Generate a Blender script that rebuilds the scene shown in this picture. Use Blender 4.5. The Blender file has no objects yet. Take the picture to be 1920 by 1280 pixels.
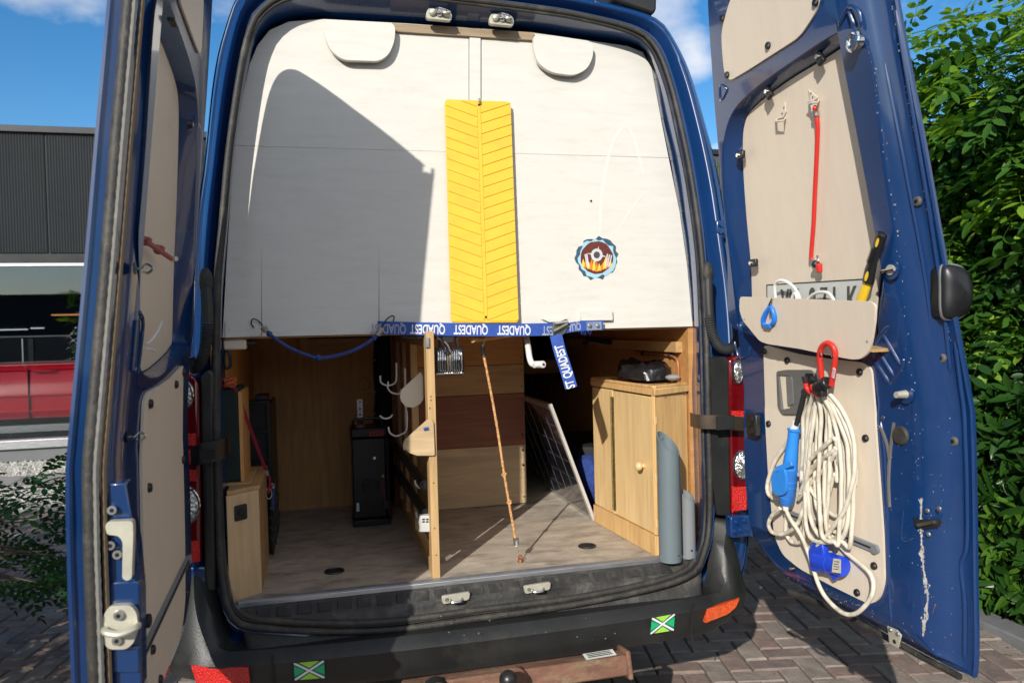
import bpy, bmesh, math, random
import numpy as np
from mathutils import Vector, Matrix, noise
from mathutils.geometry import tessellate_polygon
rnd = random.Random(7)
S = bpy.context.scene
COL = S.collection
V = Vector
R_ = math.radians

# ------------------------------------------------------------------ camera
CAM = V((-.5, -2.46, 1.5)); FPX = 1440.
_dy = V((600-960, -(620-640), -FPX)).normalized()
_dx = V((6952-960, -(460-640), -FPX)); _dx = (_dx-_dy*_dx.dot(_dy)).normalized()
_dz = _dx.cross(_dy)
CR = Matrix((( _dx.x, _dy.x, _dz.x), (_dx.y, _dy.y, _dz.y), (_dx.z, _dy.z, _dz.z)))  # world -> camera
cd = bpy.data.cameras.new('camera'); cam = bpy.data.objects.new('camera', cd); COL.objects.link(cam)
cam.matrix_world = Matrix.Translation(CAM) @ CR.transposed().to_4x4()
cd.lens = 27; cd.sensor_width = 36; cd.clip_end = 2000; cd.clip_start = .05
cd.dof.use_dof = True; cd.dof.focus_distance = 2.6; cd.dof.aperture_fstop = 5.0
S.camera = cam

# ------------------------------------------------------------------ light
SUN_TO = V((.65, 1, 0)).normalized()*math.cos(R_(26.3)) + V((0, 0, -math.sin(R_(26.3))))
SUN_FROM = -SUN_TO
w = bpy.data.worlds.new('World'); S.world = w; w.use_nodes = True
nt = w.node_tree; nt.nodes.clear()
def N(nt, t, **k):
    n = nt.nodes.new(t)
    for a, b in k.items(): setattr(n, a, b)
    return n
out = N(nt, 'ShaderNodeOutputWorld'); bg = N(nt, 'ShaderNodeBackground'); sky = N(nt, 'ShaderNodeTexSky', sky_type='NISHITA')
sky.sun_disc = False; sky.sun_elevation = R_(26.3); sky.sun_rotation = math.atan2(SUN_FROM.x, SUN_FROM.y)
sky.air_density = 1.0; sky.dust_density = .2; sky.ozone_density = 3.0
tc = N(nt, 'ShaderNodeTexCoord'); mp = N(nt, 'ShaderNodeMapping'); mp.inputs['Scale'].default_value = (1, 1, 1.8); mp.inputs['Location'].default_value = (3.1, .4, .7)
nz = N(nt, 'ShaderNodeTexNoise'); nz.inputs['Scale'].default_value = 3.1; nz.inputs['Detail'].default_value = 9; nz.inputs['Roughness'].default_value = .55
rp = N(nt, 'ShaderNodeValToRGB'); rp.color_ramp.elements[0].position = .56; rp.color_ramp.elements[1].position = .80
mx = N(nt, 'ShaderNodeMix', data_type='RGBA'); mx.inputs['B'].default_value = (9.3, 8.9, 8.3, 1)
hs = N(nt, 'ShaderNodeHueSaturation'); hs.inputs['Saturation'].default_value = 1.32; hs.inputs['Value'].default_value = 1.10
lk = nt.links.new
lk(tc.outputs['Generated'], mp.inputs[0]); lk(mp.outputs[0], nz.inputs['Vector']); 
def cloud_bank(px, py, rad, amt, prev):   # a cloud bank in the direction it has in the sky
    d = (CR.transposed() @ V((px-960, -(py-640), -FPX))).normalized()
    dn = N(nt, 'ShaderNodeVectorMath', operation='DISTANCE'); dn.inputs[1].default_value = d; lk(tc.outputs['Generated'], dn.inputs[0])
    m_ = N(nt, 'ShaderNodeMapRange', interpolation_type='SMOOTHSTEP'); m_.inputs['From Min'].default_value = rad; m_.inputs['From Max'].default_value = 0; m_.inputs['To Min'].default_value = 0; m_.inputs['To Max'].default_value = amt; lk(dn.outputs['Value'], m_.inputs['Value'])
    a_ = N(nt, 'ShaderNodeMath', operation='ADD'); lk(prev, a_.inputs[0]); lk(m_.outputs[0], a_.inputs[1]); return a_.outputs[0]
bs = N(nt, 'ShaderNodeMath', operation='SUBTRACT'); bs.inputs[1].default_value = .05; lk(nz.outputs[0], bs.inputs[0]); cur_ = bs.outputs[0]
for a_ in ((1240, 20, .10, .17), (1308, 112, .045, .20), (1345, 288, .03, .24), (60, -20, .2, .17)): cur_ = cloud_bank(*a_, cur_)
sx_ = N(nt, 'ShaderNodeSeparateXYZ'); lk(tc.outputs['Generated'], sx_.inputs[0]); mb = N(nt, 'ShaderNodeMapRange', interpolation_type='SMOOTHSTEP')
mb.inputs['From Min'].default_value = .35; mb.inputs['From Max'].default_value = -.5; mb.inputs['To Min'].default_value = 0; mb.inputs['To Max'].default_value = .24; lk(sx_.outputs['Y'], mb.inputs['Value'])
ab = N(nt, 'ShaderNodeMath', operation='ADD'); lk(cur_, ab.inputs[0]); lk(mb.outputs[0], ab.inputs[1]); cur_ = ab.outputs[0]
lk(cur_, rp.inputs[0])
lk(rp.outputs[0], mx.inputs['Factor']); lk(sky.outputs[0], hs.inputs['Color']); lk(hs.outputs[0], mx.inputs['A']); lk(mx.outputs['Result'], bg.inputs[0]); lk(bg.outputs[0], out.inputs[0])
bg.inputs[1].default_value = .12
sd = bpy.data.lights.new('sun', 'SUN'); sd.energy = 4.6; sd.angle = R_(.5); sd.color = (1, .95, .87)
sun = bpy.data.objects.new('sun', sd); COL.objects.link(sun); sun.rotation_euler = SUN_TO.to_track_quat('-Z', 'Y').to_euler()
S.view_settings.view_transform = 'Standard'; S.view_settings.look = 'None'; S.view_settings.gamma = 1; S.view_settings.exposure = .1
S.view_settings.use_curve_mapping = False
S.cycles.max_bounces = 8; S.cycles.transparent_max_bounces = 12

# ------------------------------------------------------------------ measuring helpers: sight lines met with real planes
def ray(px, py): return CR.transposed() @ V((px-960, -(py-640), -FPX))
def pl(px, py, p0, n):
    r = ray(px, py); n = V(n); return CAM + r*((V(p0)-CAM).dot(n)/r.dot(n))
def PY(px, py, y): return pl(px, py, (0, y, 0), (0, 1, 0))
def PX(px, py, x): return pl(px, py, (x, 0, 0), (1, 0, 0))
def PZ(px, py, z): return pl(px, py, (0, 0, z), (0, 0, 1))
_zs = [0, 1.27, 3.27]; _ls = [0, 0, .33]
def LEAN(z): return float(np.interp(z, _zs, _ls))       # how far the van's tail leans forward at height z
def RS(px, py, off):
    y = off
    for _ in range(25):
        P = PY(px, py, y); y = LEAN(P.z)+off
    return P

# ------------------------------------------------------------------ materials
MATS = {}
def mat(name, col, rough=.6, metal=0, var=.15, scale=6., stretch=(1, 1, 1), bump=0., bscale=None, coat=0., spec=.5, detail=6, dirt=None, dirt_amt=.5, dirt_scale=3., trans=0., edge=None):
    if name in MATS: return MATS[name]
    m = bpy.data.materials.new(name); m.use_nodes = True; t = m.node_tree; b = t.nodes['Principled BSDF']; L = t.links.new
    b.inputs['Roughness'].default_value = rough; b.inputs['Metallic'].default_value = metal; b.inputs['Specular IOR Level'].default_value = spec
    b.inputs['Coat Weight'].default_value = coat; b.inputs['Coat Roughness'].default_value = .06
    if trans: b.inputs['Transmission Weight'].default_value = trans
    tc = N(t, 'ShaderNodeTexCoord'); mp = N(t, 'ShaderNodeMapping'); mp.inputs['Scale'].default_value = stretch
    L(tc.outputs['Object'], mp.inputs[0])
    oi = N(t, 'ShaderNodeObjectInfo'); ad = N(t, 'ShaderNodeVectorMath', operation='ADD'); sc_ = N(t, 'ShaderNodeVectorMath', operation='SCALE'); sc_.inputs['Scale'].default_value = 7.
    cb = N(t, 'ShaderNodeCombineXYZ'); L(oi.outputs['Random'], cb.inputs[0]); L(oi.outputs['Random'], cb.inputs[2]); L(cb.outputs[0], sc_.inputs[0]); L(mp.outputs[0], ad.inputs[0]); L(sc_.outputs[0], ad.inputs[1])
    n1 = N(t, 'ShaderNodeTexNoise'); n1.inputs['Scale'].default_value = scale; n1.inputs['Detail'].default_value = detail; n1.inputs['Roughness'].default_value = .6
    L(ad.outputs[0], n1.inputs['Vector'])
    r = N(t, 'ShaderNodeValToRGB'); e = r.color_ramp.elements
    e[0].position = .3; e[1].position = .7
    c = V(col)
    e[0].color = (*[max(0, x*(1-var)) for x in c], 1); e[1].color = (*[min(1, x*(1+var)) for x in c], 1)
    L(n1.outputs[0], r.inputs[0]); cur = r.outputs[0]
    if dirt:
        n2 = N(t, 'ShaderNodeTexNoise'); n2.inputs['Scale'].default_value = dirt_scale; n2.inputs['Detail'].default_value = 10; n2.inputs['Roughness'].default_value = .7
        L(ad.outputs[0], n2.inputs['Vector'])
        r2 = N(t, 'ShaderNodeValToRGB'); r2.color_ramp.elements[0].position = .5; r2.color_ramp.elements[1].position = .68
        r2.color_ramp.elements[1].color = (dirt_amt,)*3+(1,)
        L(n2.outputs[0], r2.inputs[0]); m2 = N(t, 'ShaderNodeMix', data_type='RGBA'); m2.inputs['B'].default_value = (*dirt, 1)
        L(r2.outputs[0], m2.inputs['Factor']); L(cur, m2.inputs['A']); cur = m2.outputs['Result']
    L(cur, b.inputs['Base Color'])
    mr = N(t, 'ShaderNodeMapRange'); mr.inputs['To Min'].default_value = max(0, rough-.08); mr.inputs['To Max'].default_value = min(1, rough+.1)
    L(n1.outputs[0], mr.inputs['Value']); L(mr.outputs[0], b.inputs['Roughness'])
    if bump:
        n3 = N(t, 'ShaderNodeTexNoise'); n3.inputs['Scale'].default_value = bscale or scale*4; n3.inputs['Detail'].default_value = 5
        L(ad.outputs[0], n3.inputs['Vector']); bp = N(t, 'ShaderNodeBump'); bp.inputs['Strength'].default_value = bump; bp.inputs['Distance'].default_value = .01
        L(n3.outputs[0], bp.inputs['Height']); L(bp.outputs[0], b.inputs['Normal'])
    MATS[name] = m; return m
def wood(name, col, along='z', var=.22, rough=.55, dirt=None, amt=.5, coat=0):
    st = {'z': (9, 9, .8), 'x': (.8, 9, 9), 'y': (9, .8, 9)}[along]
    return mat(name, col, rough, 0, var, 5., st, .12, 14, dirt=dirt, dirt_amt=amt, dirt_scale=1.1, coat=coat, detail=8)
def emis(name, col, s):
    m = bpy.data.materials.new(name); m.use_nodes = True; t = m.node_tree; t.nodes.clear()
    o = N(t, 'ShaderNodeOutputMaterial'); e = N(t, 'ShaderNodeEmission'); e.inputs[0].default_value = (*col, 1); e.inputs[1].default_value = s; t.links.new(e.outputs[0], o.inputs[0]); return m

BLUE = mat('blue_paint', (.0042, .034, .132), .24, 0, .08, 2.5, coat=1., bump=.02, bscale=4)
BLUEIN = mat('blue_paint_worn', (.0038, .032, .122), .26, 0, .1, 3, coat=.9, dirt=(.016, .036, .105), dirt_amt=.35, dirt_scale=9, bump=.03, bscale=6)
GREYP = mat('grey_sealer', (.20, .21, .23), .6, 0, .2, 30, bump=.5, bscale=160)
BLACKP = mat('black_bumper_plastic', (.017, .018, .018), .42, 0, .3, 5, bump=.12, bscale=220, dirt=(.06, .058, .052), dirt_amt=.45, dirt_scale=4)
SILLP = mat('dusty_sill_plastic', (.035, .034, .032), .62, 0, .35, 9, bump=.25, bscale=90, dirt=(.13, .115, .095), dirt_amt=.7, dirt_scale=9)
RUB = mat('rubber', (.030, .028, .025), .6, 0, .3, 20, bump=.2, bscale=80, dirt=(.12, .108, .088), dirt_amt=.5, dirt_scale=12)
BLK = mat('black_plastic', (.012, .012, .013), .35, 0, .2, 10)
BLKM = mat('matte_black', (.01, .01, .011), .7, 0, .3, 10, bump=.1)
WHITE = mat('white_painted_plywood', (.615, .595, .54), .42, 0, .03, 4, (1.5, 1, 8), .06, 18, dirt=(.47, .45, .40), dirt_amt=.3, dirt_scale=5)
TAN = mat('cream_painted_plywood', (.68, .59, .475), .5, 0, .025, 4, (9, 9, 1.2), .06, 16, dirt=(.58, .50, .40), dirt_amt=.2, dirt_scale=5)
YEL = mat('yellow_plastic', (.82, .49, .035), .42, 0, .05, 9, bump=.08, bscale=120, dirt=(.60, .36, .05), dirt_amt=.4, dirt_scale=8)
YELG = mat('yellow_plastic_groove', (.60, .33, .01), .5, 0, .03, 20)
PLY = wood('birch_plywood', (.56, .40, .22), 'z', .14, dirt=(.38, .24, .11), amt=.4)
PLYD = wood('varnished_plywood', (.54, .275, .09), 'z', .2, dirt=(.36, .19, .07), amt=.5)
PLYO = wood('orange_plywood', (.47, .235, .08), 'x', .2)
PLYR = wood('redwood_plywood', (.23, .078, .034), 'x', .25)
PLYT = wood('tan_plywood', (.45, .275, .12), 'x', .2, dirt=(.2, .12, .05), amt=.5)
PLYC = wood('pale_plywood', (.54, .39, .22), 'x', .16, dirt=(.3, .21, .12), amt=.5)
PINE = wood('pine_timber', (.52, .34, .155), 'z', .22, dirt=(.33, .18, .07), amt=.4)
PINEY = wood('pine_timber_lengthwise', (.46, .29, .125), 'y', .25)
PINEX = wood('pine_timber_crosswise', (.42, .26, .11), 'x', .25)
CAB = wood('lacquered_pine_board', (.74, .52, .25), 'z', .13, .4, dirt=(.55, .36, .15), amt=.5, coat=.15)
CAB2 = wood('lacquered_pine_board_amber', (.68, .43, .18), 'z', .17, .4, dirt=(.42, .2, .06), amt=.55, coat=.15)
FLOOR = mat('worn_load_floor', (.43, .37, .30), .65, 0, .3, 5, (1.6, 3.2, 3), .3, 50, dirt=(.19, .165, .135), dirt_amt=.8, dirt_scale=4.5, detail=12)
ALU = mat('aluminium', (.55, .56, .57), .38, .9, .15, 12, (1, 8, 8))
STEEL = mat('steel', (.50, .50, .48), .35, .9, .2, 12)
ZINC = mat('beige_zinc', (.55, .53, .43), .45, .45, .12, 20)
CHROME = mat('chrome', (.75, .75, .74), .14, 1, .05, 10)
WIRE = mat('white_wire', (.62, .62, .62), .4, .3, .1, 10)
PVC = mat('grey_pvc', (.135, .17, .185), .42, 0, .08, 3, coat=.1)
PVC2 = mat('pale_grey_pvc', (.20, .215, .225), .45, 0, .08, 3)
REDR = mat('red_rubber', (.62, .03, .022), .4, 0, .06, 10)
ORP = mat('orange_rope', (.66, .33, .13), .8, 0, .6, 170, bump=.5, bscale=300)
BLR = mat('blue_rope', (.03, .06, .24), .8, 0, .45, 140, bump=.5, bscale=300)
BORD = mat('crimson_strap', (.25, .012, .045), .6, 0, .2, 30)
PINKR = mat('faded_red_rope', (.36, .11, .10), .8, 0, .3, 90)
STRAP = mat('blue_webbing', (.02, .075, .36), .6, 0, .12, 60, bump=.3, bscale=400)
PRINTW = mat('white_print', (.68, .70, .74), .6, 0, .05, 20)
CREAM = mat('cream_cable', (.66, .61, .50), .5, 0, .07, 9, dirt=(.36, .29, .19), dirt_amt=.75, dirt_scale=11)
CBL = mat('light_blue_plug_plastic', (.03, .24, .72), .35, 0, .06, 9)
CBD = mat('deep_blue_plug_plastic', (.015, .06, .55), .35, 0, .06, 9)
GREYH = mat('grey_handle_plastic', (.13, .125, .12), .5, 0, .06, 20, bump=.06, bscale=200)
CARB = mat('carabiner_blue', (.02, .2, .75), .35, 0, .05, 9)
LAMPR = mat('red_lamp_lens', (.11, .002, .004), .15, 0, .1, 60, coat=.7)
LAMPB = mat('bright_red_reflector', (.62, .012, .008), .22, 0, .25, 130, coat=.6, bump=.8, bscale=260)
LAMPO = mat('orange_red_reflector', (.95, .10, .012), .25, 0, .3, 50, coat=.5, bump=.8, bscale=300)
GREENL = mat('lime_green', (.32, .62, .06), .45, 0, .02, 9); GREEND = mat('dark_green', (.015, .11, .055), .45, 0, .02, 9); GREENE = mat('emerald_green', (.01, .40, .16), .45, 0, .02, 9)
RUST = mat('rusty_steel', (.17, .085, .055), .75, .1, .4, 9, (1, 2, 2), .3, 60, dirt=(.30, .24, .14), dirt_amt=.7, dirt_scale=7)
DKMET = mat('dark_metal', (.05, .05, .052), .35, .7, .3, 14)
BROWNM = mat('brown_metal_strap', (.10, .075, .055), .4, .6, .2, 9)
SPONGE = mat('dark_green_felt', (.010, .020, .019), .9, 0, .3, 20)
GLASSD = mat('dark_glass', (.012, .014, .016), .06, 0, .05, 5, coat=.5)
CARRED = mat('red_car_paint', (.62, .004, .020), .22, 0, .04, 4, coat=1)
BARK = mat('bark', (.11, .08, .05), .85, 0, .3, 14, bump=.5)
TWIG = mat('dry_twig', (.30, .18, .09), .8, 0, .3, 14)

# ------------------------------------------------------------------ object helpers
ORG = {}
def org(o): return ORG[o.name] if o else V((0, 0, 0))
def tag(o, label, cat, group=None):
    o['label'] = label; o['category'] = cat
    if group: o['group'] = group
    return o
def thing(name, label, cat, loc, group=None):
    o = bpy.data.objects.new(name, None); COL.objects.link(o); o.location = loc; ORG[o.name] = V(loc); o.empty_display_size = .1
    return tag(o, label, cat, group)
def place(o, parent, loc):
    COL.objects.link(o)
    if parent: o.parent = parent
    o.location = V(loc)-org(parent); ORG[o.name] = V(loc)
    return o

class M:
    def __init__(s): s.v = []; s.f = []
    def add(s, vs, fs):
        k = len(s.v); s.v += [V(x) for x in vs]; s.f += [[i+k for i in f] for f in fs]; return s
    def box(s, a, b):
        (x0, y0, z0), (x1, y1, z1) = a, b
        return s.add([(x0, y0, z0), (x1, y0, z0), (x1, y1, z0), (x0, y1, z0), (x0, y0, z1), (x1, y0, z1), (x1, y1, z1), (x0, y1, z1)],
                     [(0, 3, 2, 1), (4, 5, 6, 7), (0, 1, 5, 4), (1, 2, 6, 5), (2, 3, 7, 6), (3, 0, 4, 7)])
    def beam(s, p0, p1, w_, h_, up=(0, 0, 1)):
        p0, p1 = V(p0), V(p1); d = (p1-p0).normalized(); a = d.cross(V(up)).normalized(); b = a.cross(d).normalized()
        c = [a*(i*w_/2)+b*(j*h_/2) for i, j in ((-1, -1), (1, -1), (1, 1), (-1, 1))]
        return s.add([p0+x for x in c]+[p1+x for x in c], [(0, 1, 2, 3)[::-1], (4, 5, 6, 7), (0, 1, 5, 4), (1, 2, 6, 5), (2, 3, 7, 6), (3, 0, 4, 7)])
    def tube(s, pts, r, seg=8, caps=True, closed=False):
        pts = [V(p) for p in pts]; n = len(pts); rs = r if isinstance(r, (list, tuple)) else [r]*n
        ring = []; up = None
        for i, p in enumerate(pts):
            if closed: d = (pts[(i+1) % n]-pts[i-1]).normalized()
            else: d = (pts[min(i+1, n-1)]-pts[max(i-1, 0)]).normalized()
            if up is None: up = d.orthogonal().normalized()
            up = (up-d*up.dot(d)); up = up.normalized() if up.length > 1e-6 else d.orthogonal().normalized()
            b = d.cross(up)
            ring.append([p+(up*math.cos(2*math.pi*j/seg)+b*math.sin(2*math.pi*j/seg))*rs[i] for j in range(seg)])
        vs = [q for rr in ring for q in rr]; fs = []
        for i in range(n if closed else n-1):
            a, b = i*seg, ((i+1) % n)*seg
            for j in range(seg): fs.append((a+j, a+(j+1) % seg, b+(j+1) % seg, b+j))
        if caps and not closed: fs += [tuple(range(seg))[::-1], tuple(range((n-1)*seg, n*seg))]
        return s.add(vs, fs)
    def cyl(s, p0, p1, r0, r1=None, seg=16, caps=True):
        return s.tube([p0, p1], [r0, r0 if r1 is None else r1], seg, caps)
    def prism(s, pts, off):
        pts = [V(p) for p in pts]; off = V(off); n = len(pts)
        k = len(s.v); s.v += pts+[p+off for p in pts]
        tri = tessellate_polygon([pts])
        nn = sum(((pts[i]-pts[0]).cross(pts[(i+1) % n]-pts[0]) for i in range(n)), V((0, 0, 0)))
        fl = nn.dot(off) > 0
        for t in tri:
            a, b, c = t
            if (pts[b]-pts[a]).cross(pts[c]-pts[a]).dot(off) > 0: a, c = c, a
            s.f.append([k+a, k+b, k+c]); s.f.append([k+n+c, k+n+b, k+n+a])
        for i in range(n):
            j = (i+1) % n; q = [k+i, k+j, k+n+j, k+n+i]
            s.f.append(q if fl else q[::-1])
        return s
    def loft(s, loops, closed=True, flip=False):
        n = len(loops[0]); k = len(s.v)
        for l in loops: s.v += [V(p) for p in l]
        for i in range(len(loops)-1):
            for j in range(n if closed else n-1):
                a = k+i*n+j; b = k+i*n+(j+1) % n; q = [a, b, b+n, a+n]; s.f.append(q[::-1] if flip else q)
        return s
    def fill(s, outer, holes=()):
        al = [list(map(V, outer))]+[list(map(V, h)) for h in holes]; k = len(s.v); s.v += [p for l in al for p in l]
        for t in tessellate_polygon(al): s.f.append([k+i for i in t])
        return s
    def ball(s, c, r, seg=12, rings=8):
        c = V(c); r = V(r) if not isinstance(r, (int, float)) else V((r, r, r))
        vs = [c+V((0, 0, r.z))]; 
        for i in range(1, rings):
            a = math.pi*i/rings
            vs += [c+V((r.x*math.sin(a)*math.cos(2*math.pi*j/seg), r.y*math.sin(a)*math.sin(2*math.pi*j/seg), r.z*math.cos(a))) for j in range(seg)]
        vs.append(c-V((0, 0, r.z))); fs = [(0, 1+j, 1+(j+1) % seg) for j in range(seg)]
        for i in range(rings-2):
            for j in range(seg): fs.append((1+i*seg+j, 1+(i+1)*seg+j, 1+(i+1)*seg+(j+1) % seg, 1+i*seg+(j+1) % seg))
        e = len(vs)-1; b = 1+(rings-2)*seg; fs += [(e, b+(j+1) % seg, b+j) for j in range(seg)]
        return s.add(vs, fs)
    def mesh(s, name, m, smooth=35, o=V((0, 0, 0))):
        me = bpy.data.meshes.new(name); me.from_pydata([tuple(p-o) for p in s.v], [], s.f); me.materials.append(m)
        if smooth:
            me.shade_smooth() if hasattr(me, 'shade_smooth') else None
            me.set_sharp_from_angle(angle=R_(smooth))
        return me
    def build(s, name, m, parent=None, bev=0, smooth=35, kind=None, normals=False, seg=2):
        me = s.mesh(name, m, 0, org(parent))
        if normals:
            bm = bmesh.new(); bm.from_mesh(me); bmesh.ops.remove_doubles(bm, verts=bm.verts, dist=1e-5); bmesh.ops.recalc_face_normals(bm, faces=bm.faces); bm.to_mesh(me); bm.free()
        if smooth: me.shade_smooth(); me.set_sharp_from_angle(angle=R_(smooth))
        o = bpy.data.objects.new(name, me); place(o, parent, org(parent))
        if bev:
            b = o.modifiers.new('bevel', 'BEVEL'); b.width = bev; b.segments = seg; b.limit_method = 'ANGLE'; b.angle_limit = R_(30)
        if kind: o['kind'] = kind
        return o
def inst(name, me, mw, parent):
    o = bpy.data.objects.new(name, me); COL.objects.link(o)
    if parent: o.parent = parent
    o.matrix_local = Matrix.Translation(-org(parent)) @ mw; ORG[o.name] = mw.to_translation(); return o

def cr(pts, k=8, closed=False):
    """catmull-rom through points of any dimension"""
    P = [np.array(p, float) for p in pts]; n = len(P); o = []
    for i in range(n if closed else n-1):
        if closed: a, b, c, d = P[i-1], P[i], P[(i+1) % n], P[(i+2) % n]
        else: a, b, c, d = P[max(i-1, 0)], P[i], P[i+1], P[min(i+2, n-1)]
        for j in range(k):
            t = j/k; o.append(.5*((2*b)+(-a+c)*t+(2*a-5*b+4*c-d)*t*t+(-a+3*b-3*c+d)*t**3))
    if not closed: o.append(P[-1])
    return [tuple(x) for x in o]
def rounded(pts, r, k=5):
    """polygon with rounded corners; r may be a list"""
    P = [np.array(p, float) for p in pts]; n = len(P); o = []
    for i in range(n):
        a, b, c = P[i-1], P[i], P[(i+1) % n]; rr = r[i] if isinstance(r, (list, tuple)) else r
        u, v = a-b, c-b; lu, lv = np.linalg.norm(u), np.linalg.norm(v); q = min(rr, lu*.45, lv*.45)
        p0, p1 = b+u/lu*q, b+v/lv*q
        for j in range(k+1):
            t = j/k; o.append(tuple((1-t)**2*p0+2*t*(1-t)*b+t*t*p1))
    return o
def text(body, size, m, mw, parent, name='lettering', ext=.0004, sx=1., bold=0.):
    c = bpy.data.curves.new(name, 'FONT'); c.body = body; c.size = size; c.extrude = ext; c.align_x = 'CENTER'; c.align_y = 'CENTER'; c.offset = bold
    t = bpy.data.objects.new('tmp', c); COL.objects.link(t); dg = bpy.context.evaluated_depsgraph_get()
    me = bpy.data.meshes.new_from_object(t.evaluated_get(dg)); bpy.data.objects.remove(t)
    me.transform(Matrix.Diagonal((sx, 1, 1, 1))); me.materials.clear(); me.materials.append(m); me.name = name
    return inst(name, me, mw, parent)
def frame(o, x, y):
    """matrix with local x along x, local y along y"""
    x = V(x).normalized(); z = x.cross(V(y)).normalized(); y = z.cross(x)
    return Matrix.Translation(V(o)) @ Matrix((x, y, z)).transposed().to_4x4()
def pick_label(o, l): o['label'] = l; return o

# ================================================================== SETTING
def struct(o): o['kind'] = 'structure'; return o
g = M(); g.add([(-300, -300, -.035), (300, -300, -.035), (300, 300, -.035), (-300, 300, -.035)], [(0, 1, 2, 3)])
GROUNDM = mat('sandy_ground', (.04, .036, .032), .9, 0, .3, 8, bump=.3, bscale=60)
struct(g.build('ground', GROUNDM))

# --- block paving
BRK = [mat('paving_brick_%s' % n, c, .82, 0, .22, 14, bump=.35, bscale=60, dirt=(.13, .112, .095), dirt_amt=.5, dirt_scale=12) for n, c in
       (('brown', (.235, .17, .14)), ('grey', (.26, .215, .185)), ('purple', (.205, .155, .135)), ('taupe', (.28, .23, .195)))]
BL, BW, BH = .205, .101, .06
def brick_mesh(i, m):
    b = M(); r = random.Random(i); x, y = BL/2-.003, BW/2-.003; c = .006
    lo = [(-x, -y), (x, -y), (x, y), (-x, y)]
    b.loft([[(px, py, -BH) for px, py in lo], [(px, py, -c) for px, py in lo], [(px-math.copysign(c, px), py-math.copysign(c, py), r.uniform(-.001, .001)) for px, py in lo]])
    b.f.append([8, 9, 10, 11])
    return b.mesh('brick', m, 0)
BMS = [brick_mesh(i, BRK[i % 4]) for i in range(8)]
cells = []
ca, sa = math.cos(R_(-12)), math.sin(R_(-12))
u_ = .1035
for i in range(-90, 90):
    for j in range(-90, 90):
        r = (i-j) % 4
        # herringbone: (i,j),(i+1,j) with r==0 is a lying block, (i,j),(i,j+1) with r==3 a standing one
        if r == 0: cells.append(((i+1)*u_, (j+.5)*u_, 0))
        elif r == 3: cells.append(((i+.5)*u_, (j+1)*u_, 1))
blocks = []
for x, y, o in [c for c in cells if c]:
    X, Y = x*ca-y*sa, x*sa+y*ca
    if X > 2.52 or X < -4.6 or Y > 5.0 or Y < -4: continue
    # keep what the photo could see: below and beside the van
    q = CR @ (V((X, Y, 0))-CAM); d = -q.z
    px, py = (960+FPX*q.x/d, 640-FPX*q.y/d) if d > .1 else (1e5, 1e5)
    vis = -60 < px < 1980 and py < 1420 and (px > 1130 or px < 160)
    blocks.append((vis, d, X, Y, o))
near = sorted([b for b in blocks if b[0]], key=lambda b: b[1])
ids = set(id(b) for b in near[:300])
pave = bpy.data.objects.new('paving', None); COL.objects.link(pave); ORG[pave.name] = V((0, 0, 0)); pave['kind'] = 'structure'
bed = M(); bed.add([(-4.6, -4, -.012), (2.5, -4, -.012), (2.5, 5, -.012), (-4.6, 5, -.012)], [(0, 1, 2, 3)])
bd = bed.build('jointing_sand', mat('jointing_sand', (.13, .112, .092), .95, 0, .35, 30, bump=.3, bscale=200), pave)
rest = {k: M() for k in range(4)}
for b in blocks:
    vis, d, X, Y, o = b; a = R_(-12)+(math.pi/2 if o else 0)
    mw = Matrix.Translation((X, Y, rnd.uniform(-.003, .002))) @ Matrix.Rotation(a+rnd.uniform(-.012, .012), 4, 'Z') @ Matrix.Rotation(rnd.uniform(-.01, .01), 4, 'X') @ Matrix.Rotation(rnd.uniform(-.006, .006), 4, 'Y')
    k = rnd.choice((0, 0, 1, 2, 3, 3, 1, 4, 5, 6, 7))
    if id(b) in ids: inst('brick', BMS[k], mw, pave)
    else:
        x, yy = BL/2-.003, BW/2-.003
        rest[k % 4].add([mw @ V(p) for p in ((-x, -yy, 0), (x, -yy, 0), (x, yy, 0), (-x, yy, 0), (-x, -yy, -.03), (x, -yy, -.03), (x, yy, -.03), (-x, yy, -.03))], [(0, 1, 2, 3), (4, 5, 1, 0), (5, 6, 2, 1), (6, 7, 3, 2), (7, 4, 0, 3)])
for k in range(4): rest[k].build('outer_bricks', BRK[k], pave, smooth=0, kind='stuff')
# fallen leaves and grit in the joints
lit = M()
for _ in range(260):
    X, Y = rnd.uniform(-2.9, -1.2) if rnd.random() < .3 else rnd.uniform(1.2, 2.5), rnd.uniform(-.6, 3.5)
    if rnd.random() < .5: X = 2.5-abs(rnd.gauss(0, .12))
    s_, a = rnd.uniform(.006, .02), rnd.uniform(0, 6.28); c_, n_ = math.cos(a)*s_, math.sin(a)*s_
    lit.add([(X-c_, Y-n_, .004), (X+n_*.4, Y-c_*.4, .008), (X+c_, Y+n_, .006), (X-n_*.4, Y+c_*.4, .009)], [(0, 1, 2, 3)])
lit.build('leaf_litter', mat('dry_leaf', (.28, .22, .08), .8, 0, .5, 3), None, kind='stuff')

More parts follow.
